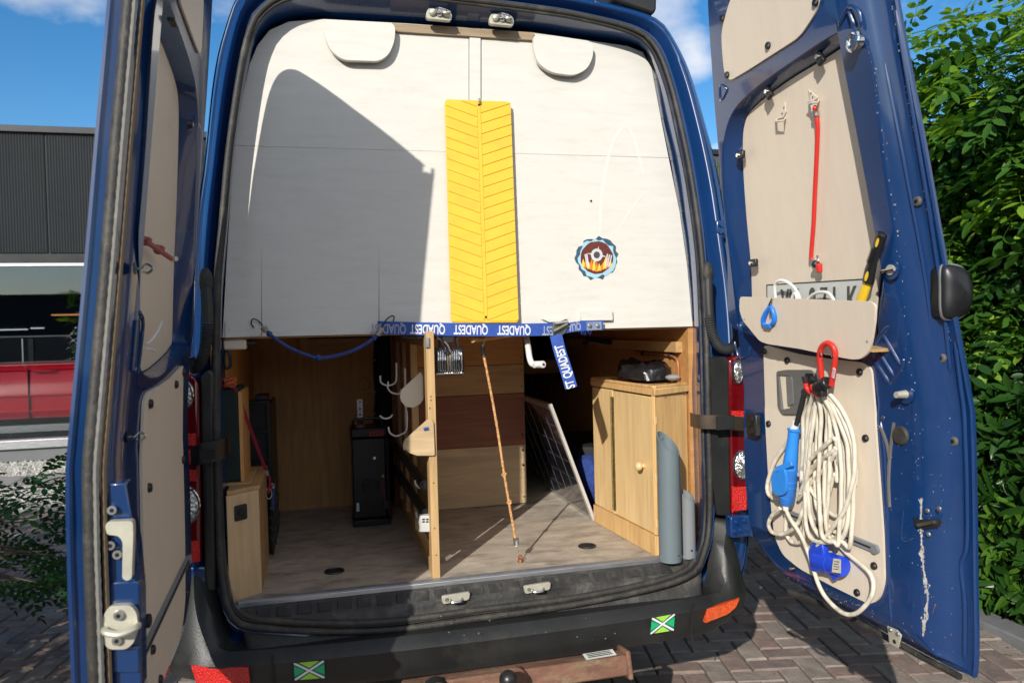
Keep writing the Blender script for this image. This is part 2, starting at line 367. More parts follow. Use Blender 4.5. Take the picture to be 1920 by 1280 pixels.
# --- kerb along the hedge, a row of concrete lengths
kerb = bpy.data.objects.new('kerb', None); COL.objects.link(kerb); ORG[kerb.name] = V((0, 0, 0)); kerb['kind'] = 'structure'
KM = mat('concrete_kerb', (.17, .175, .18), .85, 0, .15, 20, bump=.2, bscale=120, dirt=(.11, .10, .09), dirt_amt=.5, dirt_scale=5)
for i in range(10):
    y = -3.2+i*.8; m_ = M().box((2.52, y+.004, -.1), (2.66, y+.796, .035+rnd.uniform(-.003, .003))); m_.build('kerb_stone', KM, kerb, bev=.008)
soil = M().add([(2.66, -3.2, .01), (6, -3.2, .01), (6, 7, .01), (2.66, 7, .01)], [(0, 1, 2, 3)]); struct(soil.build('soil', mat('soil', (.045, .032, .022), .95, 0, .4, 9, bump=.6, bscale=50)))

# --- foliage
def leaflet(b, p, d, up, L_, W_, m=3):
    """one oval leaf, folded a little along its rib"""
    d = V(d).normalized(); s = d.cross(V(up)).normalized(); n = s.cross(d)
    k = len(b.v); pr = [(.0, .0), (.18, .32), (.45, .5), (.75, .4), (.95, .14)] if m == 3 else [(0, 0), (.35, .5), (.75, .38)]
    vs = []; 
    for t, w_ in pr: vs.append(p+d*L_*t-n*(.10*L_*t*t)) 
    tip = p+d*L_-n*.12*L_
    for sg in (1, -1):
        for t, w_ in pr[1:]: vs.append(p+d*L_*t+s*sg*w_*W_+n*(.12*W_)-n*(.10*L_*t*t))
    q = len(pr); vs.append(tip); T = len(vs)-1; fs = []
    for j, o_ in enumerate((q, q+q-1)):
        prev = 0
        for i in range(1, q):
            a, bb = i-1, i; e0 = (o_+i-2) if i > 1 else None; e1 = o_+i-1
            f = [a, bb, e1] if e0 is None else [a, bb, e1, e0]
            fs.append(f if j else f[::-1])
        f = [q-1, T, o_+q-2]; fs.append(f if j else f[::-1])
    b.add(vs, fs)
def frond(seed, L_=.2, pairs=6, ll=.070, lw=.033):
    r = random.Random(seed); b = M(); pts = []
    for i in range(9):
        t = i/8; pts.append(V((L_*t, r.uniform(-.003, .003), -.25*L_*t*t)))
    b.tube(pts, [.0013]*8+[.0006], 3, False)
    for i in range(pairs):
        t = .2+.75*i/(pairs-1); p = V((L_*t, 0, -.25*L_*t*t)); k = 1-.25*abs(t-.5)
        for sg in (1, -1):
            leaflet(b, p, (r.uniform(.25, .5), sg, r.uniform(-.3, .1)), (0, sg*r.uniform(-.2, .2), 1), ll*k*r.uniform(.9, 1.1), lw*k)
    leaflet(b, pts[-1], (1, 0, -.4), (0, 0, 1), ll, lw); return b
def laurel(seed):
    r = random.Random(seed); b = M()
    b.tube([(0, 0, 0), (.03, 0, .02), (.06, 0, .03)], .002, 3, False)
    for i in range(7):
        a = i*2.4+r.random(); t = .02+.008*i
        leaflet(b, V((t, 0, .02+t*.2)), (r.uniform(.3, .9), math.cos(a), math.sin(a)), (1, 0, .6), r.uniform(.085, .125), r.uniform(.027, .037))
    return b
def leafmat(name, c, rough=.4, tr=.35):
    m = mat(name, c, rough, 0, .35, 1.7, spec=.25); t = m.node_tree; b = t.nodes['Principled BSDF']; o = t.nodes['Material Output']
    tl = N(t, 'ShaderNodeBsdfTranslucent'); tl.inputs[0].default_value = (c[0]*2.4, c[1]*2.1, c[2]*.9, 1); ms = N(t, 'ShaderNodeMixShader'); ms.inputs[0].default_value = tr
    t.links.new(b.outputs[0], ms.inputs[1]); t.links.new(tl.outputs[0], ms.inputs[2]); t.links.new(ms.outputs[0], o.inputs[0]); return m
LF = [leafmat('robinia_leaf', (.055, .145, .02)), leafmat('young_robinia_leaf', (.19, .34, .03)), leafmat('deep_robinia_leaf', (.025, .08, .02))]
LL = [leafmat('laurel_leaf', (.022, .07, .010), .3, .15), leafmat('young_laurel_leaf', (.07, .16, .018), .3, .22)]
def npmesh(b): return np.array([tuple(v) for v in b.v]), b.f
def scatter(name, protos, mats_, places, parent, kind='stuff'):
    """join many copies of a few leaf meshes into one object per material"""
    for mi, m in enumerate(mats_):
        VV = []; FF = []; k = 0
        for (pi, M4, mm) in places:
            if mm != mi: continue
            v, f = protos[pi]; A = np.array(M4); vv = v@A[:3, :3].T+A[:3, 3]; VV.append(vv); FF += [[i+k for i in q] for q in f]; k += len(v)
        if not VV: continue
        me = bpy.data.meshes.new(name); me.from_pydata(np.concatenate(VV)-np.array(org(parent)), [], FF); me.materials.append(m); me.shade_smooth()
        o = bpy.data.objects.new(name, me); place(o, parent, org(parent)); o['kind'] = kind
def orient(p, d, roll, s):
    x = V(d).normalized(); y = V((0, 0, 1)).cross(x); y = y.normalized() if y.length > .01 else V((0, 1, 0)); z = x.cross(y)
    R3 = Matrix((x, y, z)).transposed() @ Matrix.Rotation(roll, 3, 'X')
    return Matrix.Translation(p) @ (R3*s).to_4x4()
FR = [frond(i, .22+.025*(i % 3), 4+i % 3) for i in range(6)]; FRN = [npmesh(f) for f in FR]
LA = [laurel(i) for i in range(6)]; LAN = [npmesh(f) for f in LA]
def seen_px(p):
    q = CR @ (V(p)-CAM); d = -q.z
    return (960+FPX*q.x/d, 640-FPX*q.y/d, d) if d > .3 else (1e5, 1e5, 1e5)
def hedge_leaves(root, protos, protoN, mats_, cand, nparts, name):
    meshes = {(i, j): (p.mesh('leaf', m, 0)) for i, p in enumerate(protos) for j, m in enumerate(mats_)}
    for me in meshes.values(): me.shade_smooth()
    sc = []
    for c in cand:
        px, py, d = seen_px(c[1].to_translation()); vis = (1700 < px < 1960 or -40 < px < 150) and -60 < py < 1330
        sc.append((0 if vis and c[3] < .12 else 1, d, c))
    sc.sort(key=lambda t: (t[0], t[1]))
    for t in sc[:nparts]:
        pi, M4, mm, dep = t[2]; inst('leaf', meshes[(pi, mm)], M4, root)
    scatter(name, protoN, mats_, [t[2][:3] for t in sc[nparts:]], root)

# hedge of robinia, taller and behind
rob = thing('robinia_hedge', 'tall robinia hedge with light green compound leaves rising behind the right rear door', 'hedge', (3.2, 1.2, 0))
cand = []
def rob_face(y, z):  # x of the leafy face
    return 2.95+.22*noise.noise(V((y*1.3, z*1.3, 3)))+.10*noise.noise(V((y*4, z*4, 1)))
for _ in range(3000):
    y = rnd.uniform(-1.4, 3.2); top = 3.0+.3*noise.noise(V((y*1.6, 0, 5)))+.12*noise.noise(V((y*6, 0, 7))); z = rnd.uniform(1.40, top+.1) if rnd.random() > .06 else rnd.uniform(1.1, 1.4)
    if z > top-.15 and rnd.random() < .45: continue
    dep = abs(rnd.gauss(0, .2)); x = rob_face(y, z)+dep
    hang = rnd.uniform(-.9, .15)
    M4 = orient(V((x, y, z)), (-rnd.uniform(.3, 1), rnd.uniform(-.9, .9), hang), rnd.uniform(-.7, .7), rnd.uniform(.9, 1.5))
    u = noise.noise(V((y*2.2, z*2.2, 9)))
    mm = 1 if rnd.random() < .18+.35*max(0, u)+(.25 if z > top-.3 else 0) else (2 if dep > .22 or rnd.random() < .3 else 0)  # leaves deep inside get the darker green, shade put into colour; others at random
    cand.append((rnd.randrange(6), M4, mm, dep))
for _ in range(130):  # shoots that stand up out of the top
    y = rnd.uniform(-1.2, 3); b0 = 3.0+.3*noise.noise(V((y*1.6, 0, 5)))
    p = V((rnd.uniform(2.8, 3.5), y, b0+rnd.uniform(-.1, .28))); cand.append((rnd.randrange(6), orient(p, (rnd.uniform(-1, 1), rnd.uniform(-1, 1), rnd.uniform(-.1, .7)), rnd.uniform(-.5, .5), rnd.uniform(.8, 1.2)), 1 if rnd.random() < .6 else 0, .05))
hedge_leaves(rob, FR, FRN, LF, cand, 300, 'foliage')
tk = M()
for i in range(13):
    y = -1.2+i*.34; x = 3.35+rnd.uniform(-.1, .2); pts = [V((x+rnd.uniform(-.05, .05), y+rnd.uniform(-.06, .06), z)) for z in (0, .6, 1.2, 1.8, 2.4, 2.9)]
    M().tube(pts, [.03, .026, .022, .018, .012, .006], 7).build('trunk', BARK, rob)
    for k in range(7):
        z = rnd.uniform(1.0, 2.7); p = V((x, y, z)); tk.tube([p, p+V((-.2, rnd.uniform(-.25, .25), .12)), p+V((-.4, rnd.uniform(-.4, .4), .18+rnd.uniform(-.1, .2)))], [.008, .005, .002], 4, False)
tk.build('branches', BARK, rob, kind='stuff')
core = M(); NY, NZ = 24, 16   # uneven dark backing surface, its colour standing in for the hedge's shaded inside
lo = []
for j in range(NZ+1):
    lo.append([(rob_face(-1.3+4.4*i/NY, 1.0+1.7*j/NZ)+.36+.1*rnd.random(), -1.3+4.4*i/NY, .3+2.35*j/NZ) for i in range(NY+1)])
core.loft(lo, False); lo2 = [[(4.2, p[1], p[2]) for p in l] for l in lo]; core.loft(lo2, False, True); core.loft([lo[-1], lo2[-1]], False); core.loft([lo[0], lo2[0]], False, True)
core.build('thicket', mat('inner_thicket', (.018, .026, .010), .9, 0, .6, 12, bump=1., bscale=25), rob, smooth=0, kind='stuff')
tw = M()
for _ in range(90):
    p = V((rnd.uniform(2.95, 3.3), rnd.uniform(-.8, 2.8), rnd.uniform(.95, 1.3))); d = V((rnd.uniform(-.12, .1), rnd.uniform(-.16, .16), rnd.uniform(-.05, .2)))
    tw.tube([p, p+d*.5+V((0, 0, rnd.uniform(-.02, .02))), p+d], [.0022, .0018, .001], 3, False)
tw.build('dry_twigs', TWIG, rob, kind='stuff')
# low laurel hedge in front
lau = thing('laurel_hedge', 'low glossy laurel hedge growing over the grey kerb on the right', 'hedge', (2.95, 1.2, 0))
cand = []
def lau_face(y, z): return 2.66+.10*noise.noise(V((y*2, z*2, 13)))+.28*max(0, (z-.85))
for _ in range(3200):
    y = rnd.uniform(-1.6, 3.3); top = 1.10+.08*noise.noise(V((y*3, 0, 2))); z = rnd.uniform(.07, top)
    dep = abs(rnd.gauss(0, .12)); x = lau_face(y, z)+dep+(.05 if z < .2 else 0)
    M4 = orient(V((x, y, z)), (-rnd.uniform(.2, 1), rnd.uniform(-.8, .8), rnd.uniform(-.3, .9)), rnd.uniform(0, 6.28), rnd.uniform(.7, 1.25))
    mm = 1 if rnd.random() < .22 and dep < .15 else 0
    cand.append((rnd.randrange(6), M4, mm, dep))
hedge_leaves(lau, LA, LAN, LL, cand, 300, 'foliage')
for i in range(11):
    y = -1.3+i*.42; M().tube([(2.95, y, 0), (2.9, y+.04, .4), (2.88, y-.03, .8)], [.018, .013, .008], 6).build('stem', BARK, lau)
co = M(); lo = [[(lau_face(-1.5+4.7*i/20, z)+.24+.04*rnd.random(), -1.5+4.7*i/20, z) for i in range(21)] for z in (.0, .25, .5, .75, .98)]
co.loft(lo, False); co.loft([lo[-1], [(3.5, p[1], p[2]) for p in lo[-1]]], False); co.build('thicket', MATS['inner_thicket'], lau, smooth=0, kind='stuff')  # dark backing again, coloured for the shade inside the laurel

# shrub on the left, whose shade covers the ground there
shr = thing('robinia_shrub', 'dark robinia shrub with drooping compound leaves left of the van', 'shrub', (-2.9, .8, 0))
cand = []
for _ in range(2600):
    y = rnd.uniform(-1.6, 2.1); x = rnd.uniform(-5.2, -2.55); z = rnd.uniform(.2, 2.5)+.15*noise.noise(V((x*3, y*3, 1)))
    cand.append((rnd.randrange(6), orient(V((x, y, z)), (rnd.uniform(-1, 1), rnd.uniform(-1, 1), rnd.uniform(-.6, .3)), rnd.uniform(-.7, .7), rnd.uniform(.9, 1.4)), rnd.choice((0, 0, 2, 2, 1)), .3))
far = []
for _ in range(120):   # branches that lean into the view, all in the darkest leaf colour for their shade
    px, py = rnd.uniform(-70, 128), 0
    py = rnd.uniform(880, 1130)+max(0, px-70)*.5
    yy = rnd.uniform(.9, 1.7); p = PY(px, py, yy)
    far.append((rnd.randrange(6), orient(p, (rnd.uniform(.3, 1), rnd.uniform(-.5, .5), rnd.uniform(-.35, .5)), rnd.uniform(-.6, .6), rnd.uniform(.5, .75)), 2, .02))
hedge_leaves(shr, FR, FRN, LF, cand+far, 120, 'foliage')
br = M()
for i in range(22):
    px, py = rnd.uniform(0, 125), rnd.uniform(890, 1120); e = PY(px, py, rnd.uniform(1, 1.6)); s_ = V((-2.9, e.y+rnd.uniform(-.3, .3), .25))
    mid = (e+s_)/2+V((0, 0, .22)); br.tube(cr([s_, mid, e], 5), [.010-.0008*k for k in range(11)], 4, False)
for i in range(9):
    x, y = rnd.uniform(-4.6, -2.8), rnd.uniform(-1.2, 1.9); M().tube([(x, y, 0), (x+.05, y, 1.0), (x-.04, y+.05, 2.2)], [.03, .022, .008], 6).build('trunk', BARK, shr)
br.build('branches', BARK, shr, kind='stuff')

# --- showroom building behind, gravel and path in front of it
gv = M(); gv.add([(-14, 5.0, -.01), (12, 5.0, -.01), (12, 8.02, -.01), (-14, 8.02, -.01)], [(0, 1, 2, 3)])
struct(gv.build('gravel_bed', mat('gravel', (.34, .33, .30), .9, 0, .6, 42, bump=.9, bscale=60)))
st = M()
for _ in range(5500):
    y = rnd.choice((rnd.uniform(5.05, 6.15), rnd.uniform(6.95, 8.0))); x = rnd.uniform(-6.5, -1.7); r = rnd.uniform(.012, .026)
    st.add([(x-r, y, 0), (x, y-r, 0), (x+r, y, 0), (x, y+r, 0), (x, y, r*1.1)], [(0, 1, 4), (1, 2, 4), (2, 3, 4), (3, 0, 4)])
st.build('gravel_stones', mat('gravel_stone', (.42, .41, .37), .85, 0, .4, 11), None, smooth=0, kind='stuff')
pth = bpy.data.objects.new('path', None); COL.objects.link(pth); ORG[pth.name] = V((0, 0, 0)); pth['kind'] = 'structure'
SL = mat('path_slab', (.27, .255, .24), .85, 0, .15, 9, bump=.2, bscale=80)
for i in range(20): M().box((-9+i*.6+.004, 6.2, -.04), (-9+i*.6+.596, 6.85, .02)).build('slab', SL, pth, bev=.005)
bld = thing('showroom_building', 'grey showroom building with ribbed cladding above a long dark window', 'building', (-3, 8.1, 0))
FY = 8.1
CLAD = mat('grey_cladding', (.030, .034, .037), .5, .2, .08, 3); CAPM = mat('dark_roof_cap', (.024, .027, .03), .45, .3, .05, 5)
def zat(px, py): return PY(px, py, FY).z
z_top, z_cap, z_pb, z_w, z_s1, z_s0 = zat(80, 238), zat(80, 250), zat(80, 474), zat(80, 497), zat(80, 822), zat(80, 838)
xs = [PY(85, 300, FY).x+k*2.02 for k in range(-5, 10)]
for a, b in zip(xs[:-1], xs[1:]):
    c = M(); n_ = 128; pts = []
    for i in range(n_+1):
        x = a+.008+(b-a-.016)*i/n_; pts.append((x, FY-(.012 if i % 2 else 0)))
    c.loft([[(x, y, z_pb) for x, y in pts], [(x, y, z_cap) for x, y in pts]], False)
    c.build('cladding_panel', CLAD, bld, smooth=0)
back = M().box((xs[0], FY+.012, z_pb-.02), (xs[-1], FY+.2, z_cap)); back.build('upper_wall', CAPM, bld)
M().box((xs[0], FY-.05, z_cap), (xs[-1], FY+.3, z_top)).build('roof_cap', CAPM, bld, bev=.004)
M().box((xs[0], FY-.03, z_pb-.16), (xs[-1], FY+.2, z_pb-.02)).build('lintel_band', BLK, bld)
M().box((xs[0], FY-.045, z_w-.015), (xs[-1], FY-.032, z_w+.02)).build('window_frame_top', ALU, bld)
M().box((xs[0], FY-.06, z_s0), (xs[-1], FY+.16, z_s1)).build('window_sill', ALU, bld, bev=.004)
M().box((xs[0], FY-.01, 0), (xs[-1], FY+.16, z_s0-.002)).build('plinth', mat('grey_plinth', (.15, .155, .16), .7, 0, .1, 5), bld)
GL = bpy.data.materials.new('showroom_glass'); GL.use_nodes = True; t = GL.node_tree; t.nodes.clear()
o_ = N(t, 'ShaderNodeOutputMaterial'); a_ = N(t, 'ShaderNodeBsdfTransparent'); a_.inputs[0].default_value = (.80, .82, .82, 1); g_ = N(t, 'ShaderNodeBsdfGlossy'); g_.inputs['Roughness'].default_value = .01; g_.inputs[0].default_value = (.9, .95, 1, 1)
ms = N(t, 'ShaderNodeMixShader'); ms.inputs[0].default_value = .10; t.links.new(a_.outputs[0], ms.inputs[1]); t.links.new(g_.outputs[0], ms.inputs[2]); t.links.new(ms.outputs[0], o_.inputs[0])
for a, b in zip(xs[:-1:2], xs[2::2]):
    M().box((a+.01, FY+.01, z_s1), (b-.01, FY+.02, z_pb-.16)).build('window_pane', GL, bld, smooth=0)
    M().box((a-.02, FY+.021, z_s1), (a+.02, FY+.08, z_pb-.16)).build('mullion', BLK, bld)
INW = mat('showroom_interior', (.03, .032, .034), .8, 0, .1, 2)
M().box((xs[0], FY+.2, 0), (xs[-1], FY+9, .004)).build('floor', mat('showroom_floor', (.10, .10, .10), .3, 0, .1, 2), bld)
M().box((xs[0], FY+8.9, 0), (xs[-1], FY+9, 3.4)).build('back_wall', INW, bld)
M().box((xs[0], FY+.2, 3.3), (xs[-1], FY+9, 3.4)).build('ceiling', INW, bld)
M().box((xs[0]-.1, FY, 0), (xs[0], FY+9, 3.4)).build('side_wall', INW, bld); M().box((xs[-1], FY, 0), (xs[-1]+.1, FY+9, 3.4)).build('side_wall', INW, bld)
def ceil_light(px, py, w_, y, col, s):
    p = PY(px, py, y); l = thing('ceiling_light', 'x', 'light', (p.x, y, p.z)); M().box((p.x-w_/2, y-.12, p.z-.02), (p.x+w_/2, y+.12, p.z)).build('diffuser', emis('lamp_glow', col, s), l)
    M().box((p.x-w_/2-.01, y-.13, p.z+.002), (p.x+w_/2+.01, y+.13, p.z+.05)).build('housing', BLK, l); return l
ceil_light(130, 589, .52, 13, (1, .42, .14), .8)['label'] = 'orange glowing ceiling light inside the showroom window'
ceil_light(14, 617, .55, 12.5, (.9, .95, 1), .8)['label'] = 'long white ceiling light inside the showroom, above the red car'
ceil_light(70, 614, .14, 12.5, (.9, .95, 1), .8)['label'] = 'short white ceiling light inside the showroom, right of the long one'
# dark building across the yard, behind the photographer: seen only mirrored in glass and paint
op = thing('opposite_building', 'low dark building across the yard, mirrored in the showroom glass', 'building', (0, -16, 0))
M().box((-30, -20, 0), (30, -16, 3.1)).build('wall', CAPM, op); M().box((-30, -16.1, 3.1), (30, -15.9, 3.25)).build('roof_cap', BLK, op)

# --- red car behind the glass
car = thing('parked_car', 'red car with dark windows standing behind the showroom glass', 'car', (-4.6, 9.2, 0))
cy0, cy1 = 8.75, 10.5
def cz(py): return PY(60, py, cy0).z
def cxx(px): return PY(px, 700, cy0).x
zr, zb_, zsill = cz(630), cz(681), .34
xl, xr = cxx(52)-2.9, cxx(52)+2.05
body = M(); sec = []
prof = [(xl, .55), (xl+.05, zb_-.1), (xl+.3, zb_), (xr-1.0, zb_-.03), (xr-.3, zb_-.12), (xr, zb_-.35), (xr+.02, .5)]
L1 = [(x, cy0+.03, z) for x, z in prof]; L2 = [(x, cy0, z-.12 if i not in (0, 6) else z) for i, (x, z) in enumerate(prof)]
for off, zz in ((.10, 0), (.03, .035), (.0, .05), (.0, .085), (.03, .10), (.015, .40), (0, .42), (.028, .45), (.03, .60), (.005, .615), (.01, .64), (.06, .72)):
    lo_ = []
    for k in range(40):
        x = xl+(xr-xl)*k/39; e = min(1, min(k, 39-k)/5); lo_.append((x, cy0+off+(1-e)**2*.35, max(zsill, zb_-zz)))
    sec.append(lo_)
body.loft(sec, False); top = [(p[0], (cy0+cy1)/2, p[2]+.02) for p in sec[0]]; body.loft([top, sec[0]], False)
body.build('body', CARRED, car, normals=True)
cab = M(); cp = [(xl+.4, zb_), (xl+.75, zr-.05), (xl+1.2, zr), (cxx(125), zr-.01), (cxx(165), zb_+.06), (cxx(172), zb_)]
cab.prism([(x, cy0+.16, z) for x, z in cp], (0, 1.3, 0)); cab.build('glasshouse', GLASSD, car, bev=.02)
M().tube([(x, cy0+.15, z+.005) for x, z in cp[1:5]], .012, 6).build('window_trim', ALU, car)
for x, nm in ((cxx(52), 'door_gap'), (cxx(52)-1.05, 'door_gap')): M().box((x-.004, cy0-.004, zsill+.1), (x+.004, cy0+.06, zb_-.04)).build(nm, BLK, car)
for x in (cxx(62), cxx(62)-1.1):
    M().tube([(x-.01, cy0+.01, cz(694)), (x+.03, cy0-.03, cz(695)), (x+.22, cy0-.03, cz(696)), (x+.27, cy0+.01, cz(697))], .013, 7).build('door_handle', CARRED, car)
M().box((xl+.2, cy0-.012, zsill-.06), (xr-.2, cy0+.05, zsill+.03)).build('rocker_trim', ALU, car)
M().box((xl+.2, cy0+.02, zsill-.16), (xr-.2, cy1, zsill-.07)).build('underbody', BLKM, car)
M().box((cxx(52)-.03, cy0+.14, zb_+.02), (cxx(52)+.03, cy0+.158, zr-.03)).build('door_pillar', BLK, car)
M().box((cxx(36)-.008, cy0+.145, zb_+.02), (cxx(36)+.008, cy0+.158, zr-.03)).build('window_bar', ALU, car)
M().tube([(x, cy0+.10, zb_+.012) for x in np.linspace(xl+.5, cxx(165), 12)], .010, 6).build('waist_trim', ALU, car)
for x in (xl+.75, xr-.85):
    wh = M().cyl((x, cy0+.0, .34), (x, cy0+.22, .34), .34, seg=28).build('wheel', RUB, car, bev=.02)
    M().cyl((x, cy0-.01, .34), (x, cy0+.05, .34), .23, .2, seg=28).build('rim', ALU, wh)

# ================================================================== THE VAN
van = thing('delivery_van', 'dark blue high-roofed van seen from behind with both rear doors swung open', 'van', (0, 0, 0))
def SK(z):   # the lower sill steps out towards the camera
    t = min(1, max(0, (.80-z)/.2)); return -.075*t*t*(3-2*t)
def RK(px, py, off):
    y = off
    for _ in range(30):
        P = PY(px, py, y); y = .6*y+.4*(LEAN(P.z)+off+SK(P.z))
    return P
NR = 220
def polar(px, off, c=(865, 600), f=RK):
    d = cr(px, 10, True); a = np.array([math.atan2(p[1]-c[1], p[0]-c[0]) for p in d]); o = np.argsort(a); a = a[o]; r = np.array([math.hypot(d[i][0]-c[0], d[i][1]-c[1]) for i in o])
    an = np.linspace(-math.pi, math.pi, NR, endpoint=False); rr = np.interp(an, np.r_[a-2*math.pi, a, a+2*math.pi], np.r_[r, r, r])
    return [f(c[0]+rr[i]*math.cos(an[i]), c[1]+rr[i]*math.sin(an[i]), off) for i in range(NR)]
pA = [(480, 90), (503, 58), (540, 41), (610, 36), (760, 44), (900, 54), (1000, 61), (1110, 77), (1175, 85), (1207, 97), (1224, 128), (1240, 220), (1258, 300), (1275, 400), (1288, 500), (1297, 612), (1300, 700), (1303, 800), (1307, 950), (1306, 1020), (1288, 1052), (1234, 1066), (900, 1108), (600, 1136), (480, 1147), (449, 1125), (437, 1080), (428, 950), (421, 800), (418, 632), (425, 500), (440, 300), (458, 180)]
pB = [(478, 60), (500, 27), (540, 4), (620, -10), (760, -2), (1000, 26), (1100, 43), (1182, 66), (1218, 95), (1246, 165), (1268, 260), (1286, 350), (1303, 480), (1310, 620), (1314, 800), (1318, 950), (1309, 1030), (1272, 1076), (1100, 1117), (900, 1144), (700, 1168), (520, 1164), (448, 1146), (425, 1060), (418, 950), (412, 800), (412, 632), (415, 520), (424, 420), (436, 280), (458, 130)]
pC = [(466, 40), (490, 8), (530, -17), (620, -30), (760, -20), (1000, 8), (1100, 25), (1198, 51), (1240, 88), (1264, 150), (1285, 230), (1301, 310), (1319, 430), (1328, 530), (1334, 640), (1338, 800), (1340, 950), (1329, 1035), (1284, 1090), (1100, 1136), (900, 1168), (700, 1193), (500, 1187), (430, 1166), (408, 1080), (402, 950), (398, 800), (398, 632), (402, 520), (410, 420), (424, 280), (446, 130)]
pE = [(455, -20), (420, 60), (400, 150), (384, 300), (370, 400), (360, 560), (352, 700), (348, 900), (347, 1080), (360, 1170), (480, 1235), (700, 1235), (900, 1215), (1180, 1180), (1330, 1140), (1385, 1095), (1402, 1030), (1402, 965), (1399, 700), (1388, 560), (1365, 440), (1348, 335), (1323, 235), (1293, 135), (1263, 75), (1232, 36), (1160, 12), (1060, -8), (900, -32), (700, -48), (530, -52)]
lA = polar(pA, .085, f=RS); lB = polar(pB, -.02); lC = polar(pC, -.02); lE = polar(pE, .06, f=RS)
# door aperture: jamb, lip
jm = M(); mid = [a.lerp(b, .35) for a, b in zip(lA, lB)]; mid2 = [a.lerp(b, .8)+V((0, .012, 0)) for a, b in zip(lA, lB)]
deep = [p+V((0, .06, 0)) for p in lA]
jm.loft([deep, lA, mid, mid2, lB, [b.lerp(c, .5)+V((0, .006, 0)) for b, c in zip(lB, lC)], lC]); jm.build('door_frame', BLUEIN, van, smooth=50)
bd = M(); rows = []
for t, o in ((0, 0), (.10, .045), (.22, .055), (.34, .03), (.40, -.02), (.47, -.03), (.62, -.03), (.72, -.012), (.80, -.022), (.9, -.012), (.96, .02), (1, 0.0)):
    rows.append([c.lerp(e, t)+V((0, o, 0)) for c, e in zip(lC, lE)])
ctr = V((0, 0, 1.5))
def outw(p, k, dy):
    d = V((p.x-ctr.x, 0, p.z-ctr.z)).normalized(); return V((p.x+d.x*k, p.y+dy, p.z+d.z*k))
rows.append([outw(p, .008, .03) for p in lE]); rows.append([outw(p, .014, .12) for p in lE]); rows.append([outw(p, .03, 1.2) for p in lE]); rows.append([outw(p, .03, 5.4) for p in lE])
bd.loft(rows); bd.build('body_shell', BLUE, van, smooth=60)
# front bulkhead closes the shell
fb = M(); fb.fill([outw(p, .03, 5.4) for p in lE[::4]]); fb.build('cab_bulkhead', BLUE, van)
sl = M(); sl.tube([b.lerp(c, .5)+V((0, -.008, 0)) for b, c in zip(lB, lC)], .0108, 8, closed=True)
sl.tube([b.lerp(c, .12)+V((0, -.004, 0)) for b, c in zip(lB, lC)], .0055, 6, closed=True)
sl.build('door_seal', RUB, van, smooth=60)
sq = sorted([b.lerp(c, -.15)+V((0, -.004, -.002)) for b, c in zip(lB, lC) if b.z < .70], key=lambda p: p.x)
M().tube(sq, .011, 7).build('sill_lip', RUB, van, smooth=60)
gs = M()  # grey sealer strip down the right jamb beside the white panel
pts = [(1213, 100), (1228, 150), (1242, 222), (1260, 302), (1276, 400), (1288, 498), (1297, 610)]
for a, b in zip(pts[:-1], pts[1:]):
    A, B_, C_, D_ = RS(a[0]-2, a[1], .076), RS(a[0]+8, a[1]-3, .055), RS(b[0]+7, b[1]-3, .055), RS(b[0]-3, b[1], .076); gs.add([A, B_, C_, D_], [(0, 1, 2, 3)])
gs.build('sealer_strip', GREYP, van)

# load floor, linings
FZ = .68
fl = M(); fl.box((-.80, .012, FZ-.03), (.80, 2.7, FZ)); fl.build('load_floor', FLOOR, van, smooth=0)
M().box((-.765, -.022, FZ-.010), (.745, .011, FZ+.006)).build('aluminium_strip', ALU, van, bev=.002)
rg = M(); [rg.box((-.76, -.016+k*.007, FZ+.0065), (.74, -.013+k*.007, FZ+.008)) for k in range(4)]; rg.build('strip_ridges', ALU, van, smooth=0)
for x in (-.7, -.42, -.15, .1, .36, .6): M().cyl((x, .004, FZ+.004), (x, .004, FZ+.007), .004, seg=8).build('rivet', STEEL, van)
M().box((-.83, .06, FZ-.02), (-.80, 2.7, 1.5)).build('left_lining', PLYD, van)
M().box((.80, .10, FZ-.02), (.83, 2.7, 1.5)).build('right_lining', PLYO, van)
M().box((-.8, 2.66, FZ), (.8, 2.7, 1.5)).build('rear_lining', PLYD, van)
M().box((-.82, .14, 1.492), (.82, 2.7, 1.51)).build('bed_platform', PLYD, van)
for i, (px, py) in enumerate(((627, 1071), (1101, 1024))):   # lashing rings let into the floor
    p = PZ(px, py, FZ); r = M().tube([(p.x+.030*math.cos(a), p.y+.030*math.sin(a), FZ+.002) for a in np.linspace(0, 6.283, 20, False)], .004, 6, closed=True); r.build('lashing_ring', DKMET, van)
    M().cyl((p.x, p.y, FZ+.0006), (p.x, p.y, FZ+.0016), .029, seg=22).build('lashing_cup', BLKM, van)
# plastic sill step with tread blocks
sp = M(); prof = [(-.013, .682), (-.022, .668), (-.070, .640), (-.078, .628), (-.084, .603), (-.096, .588), (-.106, .566), (-.118, .540)]
X_ = [-.80, -.79, -.765, -.73]+[-.68+i*.068 for i in range(21)]+[.73, .765, .79, .80]
def dip(x):  # the pressed hollows round the two strikers
    return sum(max(0, 1-abs((x-c)/.14)**2) for c in (-.095, .20))
lo = []
for x in X_:
    e = max(0, abs(x)-.70)/.1; row = []
    for i, (y, z) in enumerate(prof):
        dd = dip(x)*(.016 if i in (3, 4) else 0); row.append((x*(1-.01*i*e), y+dd+.05*e*e*(i > 1), z+e*e*.055*(i > 1)-(dd*.3)))
    lo.append(row)
sp.loft(lo, False, True); sp.build('sill_step', SILLP, van, smooth=50)
tb = M()
TM = M()
TM.loft([[(-.021, -.019, 0), (.021, -.019, 0), (.021, .019, 0), (-.021, .019, 0)], [(-.019, -.017, .004), (.019, -.017, .004), (.019, .017, .004), (-.019, .017, .004)]]); TM.f.append([4, 5, 6, 7])
tme = TM.mesh('tread_block', SILLP, 0)
